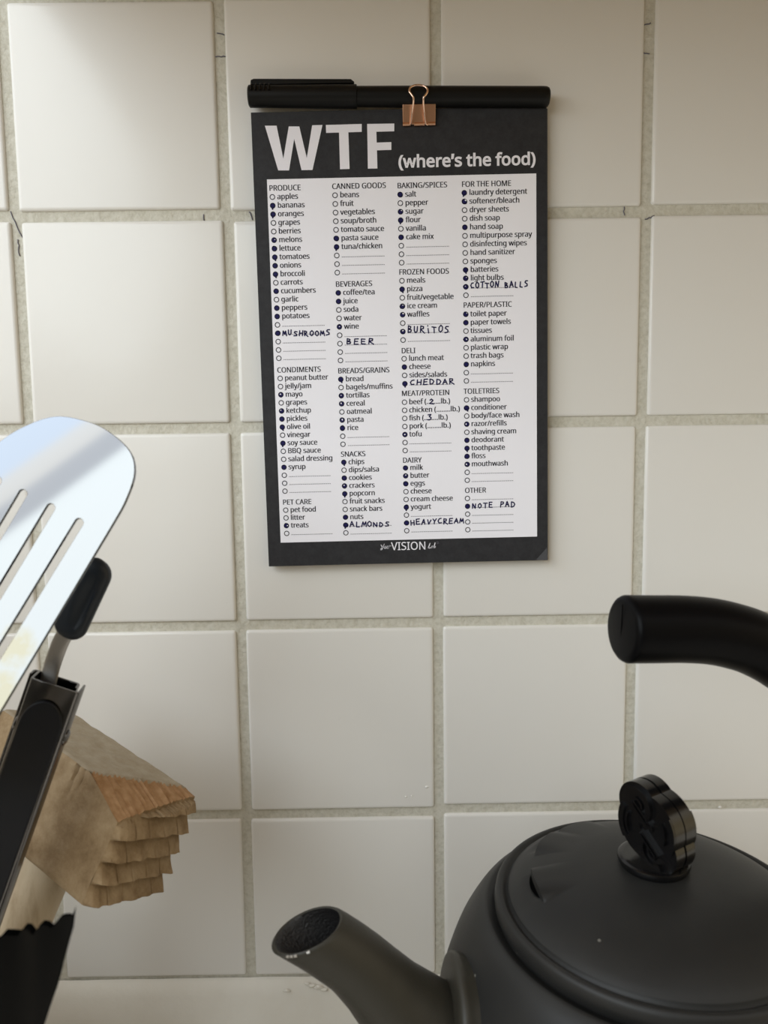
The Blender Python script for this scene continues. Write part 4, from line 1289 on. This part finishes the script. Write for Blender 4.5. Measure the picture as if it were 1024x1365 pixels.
# ---------------------------------------------------------------- tongs
td = 0.268
ta, tb = at(73, 914, td), at(73 - .33 * 420, 914 + .944 * 420, td + .012)
tdn = (tb - ta).normalized()                         # down the arm
tw = (RIGHT * .955 - UP * .25 + FWD * .12)
tw = (tw - tdn * tw.dot(tdn)).normalized()
tn = tdn.cross(tw).normalized()
if tn.dot(FWD) > 0:
    tn = -tn                                         # towards the lens
hwid = 33 * td / 1000
TLN = 0.175
tongs = thing('tongs', 'steel kitchen tongs with black grips standing hinge end up', 'tongs', ta + tdn * TLN)


def channel(name, O, n, dep, parent):
    mb = MB()
    th = .0008
    prof = [(-hwid, -dep), (-hwid, -.0012), (-hwid + .0004, -.0004), (-hwid + .0012, 0), (hwid - .0012, 0), (hwid - .0004, -.0004), (hwid, -.0012), (hwid, -dep),
            (hwid - th, -dep), (hwid - th, -.0014), (hwid - .0018, -th), (-hwid + .0018, -th), (-hwid + th, -.0014), (-hwid + th, -dep)]
    prism(mb, prof, O, tw, n, tdn, TLN, m_steel_dark)
    return mb.build(name, parent, bevel=.0002)


arm = channel('arm', ta, tn, .0082, tongs)
back = channel('arm', ta - tn * .0125 + tdn * .002 - tw * .0026, -tn, .0046, tongs)
gm = MB()
gw = hwid - .0014
arch = [(-gw, TLN - .004), (gw, TLN - .004)] + [(gw * cos(a), .0165 - .0105 * sin(a)) for a in [pi * k / 24 for k in range(25)]]
prism(gm, arch, ta + tn * .0001, tw, tdn, tn, .0012, m_rubber)
gm.build('grip', arm, bevel=.0007)
rv = MB()
for sgn in (1, -1):
    c = ta + tdn * (.0195) + tw * (sgn * hwid) - tn * .0040
    tube(rv, [c - tw * sgn * .0006, c + tw * sgn * .0005, c + tw * sgn * .0010], [.0029, .0029, .0020], m_steel_dark, n=24, up=tn)
rv.build('hinge_rivet', arm, smooth=40)
# pull tab at the hinge: steel strip with a black oval end
pt0, pt1, pt2, pt3 = at(62, 918, td + .006), at(70, 886, td + .006), at(80, 858, td + .004), at(92, 835, td + .002)
sx_ = (RIGHT * .95 - UP * .28).normalized()
stp = spline([pt0, pt1, pt2, pt3], 5)
sm_ = MB()
strip_w = .0031
tube(sm_, stp, strip_w, m_strip, n=16, up=FWD, ry=[.00045] * len(stp))
pull = sm_.build('pull_strip', tongs, smooth=40)
a0_, a1_ = at(88, 850, td + .002), at(133, 745, td - .002)
ad = (a1_ - a0_).normalized()
al = (a1_ - a0_).length
aw = ad.cross(FWD).normalized()
if aw.dot(RIGHT) < 0:
    aw = -aw
an = aw.cross(ad).normalized()
if an.dot(FWD) > 0:
    an = -an
tbm = MB()
nu_, nv_ = 40, 40
rx = 24.0 * td / 1000


def tab(i, k):
    t = i / (nu_ - 1)
    x = t * al
    e = .0054
    w = rx * min(1, max(.02, 1 - (max(0, (e - x)) / e) ** 2.2) ** .5, max(.02, 1 - (max(0, x - (al - e * 1.25)) / (e * 1.25)) ** 2) ** .5) * (.90 + .14 * t)
    a = 2 * pi * k / nv_
    cx_, sx2 = cos(a), sin(a)
    q = Vector((abs(cx_) ** .7 * (1 if cx_ > 0 else -1) * w, abs(sx2) ** .7 * (1 if sx2 > 0 else -1) * .0030 * min(1, w / rx * 1.2)))
    # hollow on the side towards the lens
    dent = 0
    if sx2 > 0:
        ex, ey = (q.x - .0019) / (rx * .36), (x - al * .50) / (al * .34)
        dent = .0017 * max(0, 1 - ex * ex - ey * ey) ** .5
    return a0_ + ad * x + aw * q.x + an * (q.y - dent)


grid(tbm, tab, nu_, nv_, m_tab, cv=True)
tbm.add([tab(0, k) for k in range(nv_)], [list(range(nv_))], m_tab)
tbm.add([tab(nu_ - 1, k) for k in range(nv_)], [list(range(nv_))], m_tab)
tbo = tbm.build('pull_tab', tongs, smooth=70, weld=True)

# ---------------------------------------------------------------- slotted turner
sc0 = at(75, 652, 0.262)                             # centre of the rounded end
nrm = Vector((-.15, -.91, .39)).normalized()
pd = (RIGHT * -.515 - UP * .857)


def inplane(d):                                      # direction in the blade that shows along d in the picture
    k = (sc0 - CAM)
    # d + t*k lies in the plane
    return (d - k * (d.dot(nrm) / k.dot(nrm))).normalized()


bx = inplane(pd)                                     # down the blade, towards its handle
by = nrm.cross(bx).normalized()
if by.dot(RIGHT) < 0:
    by = -by
BLN = .125


def bp(u, t):                                        # a point of the blade, from its offset across and along
    px, py = 54 + u * .857 + t * .515, 662 + u * .515 - t * .857
    d = ray(px, py)
    p = CAM + d * ((sc0 - CAM).dot(nrm) / d.dot(nrm)) - sc0
    return p.dot(bx), p.dot(by)


def blade_point(px, py):
    d = ray(px, py)
    return CAM + d * ((sc0 - CAM).dot(nrm) / d.dot(nrm))


# two patches of brownish dried water near the slots
geo_s = N(m_steel, 'ShaderNodeNewGeometry')
stain = None
for c_, r_ in ((blade_point(22, 862), .011), (blade_point(2, 925), .012)):
    dn = N(m_steel, 'ShaderNodeVectorMath')
    dn.operation = 'DISTANCE'
    L(m_steel, geo_s.outputs['Position'], dn.inputs[0])
    dn.inputs[1].default_value = c_
    mr = N(m_steel, 'ShaderNodeMapRange')
    mr.inputs[1].default_value, mr.inputs[2].default_value = r_, 0.0
    L(m_steel, dn.outputs['Value'], mr.inputs[0])
    if stain is None:
        stain = mr.outputs[0]
    else:
        ad = N(m_steel, 'ShaderNodeMath')
        ad.operation = 'MAXIMUM'
        L(m_steel, stain, ad.inputs[0])
        L(m_steel, mr.outputs[0], ad.inputs[1])
        stain = ad.outputs[0]
mm = N(m_steel, 'ShaderNodeMath')
mm.operation = 'MULTIPLY'
L(m_steel, stain, mm.inputs[0])
L(m_steel, tex_noise(m_steel, coords(m_steel), 190, 4), mm.inputs[1])
set_color(m_steel, ramp(m_steel, mm.outputs[0], [(0.12, (0.186, 0.19, 0.193)), (0.36, (0.183, 0.170, 0.132))]))

turner = thing('turner', 'polished steel slotted turner with rounded end leaning at the left', 'turner', sc0 + bx * .23)
rim = spline([Vector((u, t, 0)) for u, t in ((102, -120), (102, -40), (102, 20), (100.5, 55), (92, 91), (72, 112.5), (36, 120.5), (2, 117), (-37, 101), (-66, 67), (-84, 30), (-94, -15), (-97, -60), (-97, -120))], 6)
outline = [bp(60, -430), bp(92, -395), bp(102, -340)] + [bp(p.x, p.y) for p in rim] + [bp(-97, -340), bp(-87, -395), bp(-55, -430)]
slots = []
for uc, tt in ((-59, -5), (-21, -2), (20.5, 1.0), (63, 3.5)):
    w = 6.6
    slots.append([bp(uc + w * cos(a), tt - w + w * 1.0 * sin(a)) for a in [pi * q / 12 for q in range(13)]] + [bp(uc * .95 - w * cos(a), -330 - w * sin(a)) for a in [pi * q / 12 for q in range(13)]])
c2 = bpy.data.curves.new('blade', 'CURVE')
c2.dimensions = '2D'
c2.fill_mode = 'BOTH'
c2.extrude = .0004
c2.bevel_depth = .0002
c2.bevel_resolution = 2
for poly in [outline] + slots:
    s = c2.splines.new('POLY')
    s.points.add(len(poly) - 1)
    for p, q in zip(s.points, poly):
        p.co = (q[0], q[1], 0, 1)
    s.use_cyclic_u = True
tmp = bpy.data.objects.new('blade', c2)
me_ = tmp.to_mesh()
bl = MB()
bl.add([sc0 + bx * q.co.x + by * q.co.y + nrm * q.co.z for q in me_.vertices], [tuple(p.vertices) for p in me_.polygons], m_steel)
tmp.to_mesh_clear()
bpy.data.objects.remove(tmp)
bpy.data.curves.remove(c2)
blo = bl.build('blade', turner, smooth=9, weld=True)
hh_ = MB()
n0 = sc0 + bx * (BLN - .004)
n1 = Vector((-.272, -.168, -.238))
mids = [n0, n0 + bx * .03 - nrm * .001, (n0 + bx * .075).lerp(n1, .12), n0.lerp(n1, .62) + Vector((-.014, -.010, 0)), n1]
pth = spline(mids, 5)
tube(hh_, pth, [.0105 - .004 * min(1, i / 8) for i in range(len(pth))], m_steel, n=20, up=nrm, ry=[.0008 + .0012 * min(1, i / 8) for i in range(len(pth))])
hh_.build('shank', turner, smooth=40)
gh = MB()
gp = pth[11:]
tube(gh, gp, [.0078, .0092] + [.0098] * (len(gp) - 4) + [.009, .006], m_rubber, n=24, up=nrm)
gh.build('handle', turner, smooth=50)

# ---------------------------------------------------------------- crock that holds the utensils, below the picture
low = [tongs.location.copy(), hend, n1]
cc_ = Vector((-.2475, -.140, CZ))
CHT = .094
CR = .072
crk = MB()
lathe(crk, [(0, .0), (CR * .9, .0), (CR * .98, .004), (CR, .012), (CR, CHT - .003), (CR - .001, CHT), (CR - .004, CHT), (CR - .005, CHT - .003), (CR - .005, .008), (0, .006)], cc_, m_crock, 72)
cro = crk.build('utensil_crock', smooth=45, origin=cc_)
cro['label'] = 'dark brown stoneware crock holding the tongs, mallet and turner'
cro['category'] = 'crock'

# ---------------------------------------------------------------- black bag in the near corner
BD = 0.205
bm_ = MB()
bag_c = at(-22, 1300, BD)
bagz = at(100, 1216, BD).z
bfoot = Vector((bag_c.x, bag_c.y, CZ))
hgt = bagz - CZ
bgx = RIGHT.copy()
bgx.z = 0
bgx.normalize()
bgy = Vector((-bgx.y, bgx.x, 0))
NU, NV = 96, 70


def bag(i, j):
    a = 2 * pi * i / NU
    t = j / (NV - 1)
    # half width and half depth up the bag: full body, neck, flared top
    if t < .52:
        q = t / .52
        hw, hd = .030 + .010 * sin(q * pi) - .0202 * q ** 3, .018 + .004 * sin(q * pi) - .013 * q ** 3
    else:
        q = (t - .52) / .48
        hw, hd = .0098 + .0167 * max(0, (q - .52) / .48) ** 1.1, .005 - .0036 * q
    ca, sa = cos(a), sin(a)
    x = hw * ca
    y = hd * sa + .0005 * sin(x * 500 + 3 * t) * t
    wr = .0004 * noise.noise(Vector((x * 120, y * 120, t * 9)))
    z = t * hgt
    top = max(0, (t - .75) / .25)
    xr = x / .0265
    z += top ** 3 * (.0024 * abs(sin(x * 600 + .5)) + .0072 * xr - .0085 + .0030 * max(0, xr - .88) / .12)
    return bfoot + bgx * (x + wr) + bgy * (y + wr) + Vector((0, 0, z))


grid(bm_, bag, NU, NV, m_bag, cu=True)
bm_.add([bag(i, 0) for i in range(NU)], [list(range(NU))], m_bag)
bgo = bm_.build('plastic_bag', smooth=180, origin=bfoot, weld=True)
bgo['label'] = 'black bag with wavy top edge blurred in the near corner'
bgo['category'] = 'bag'
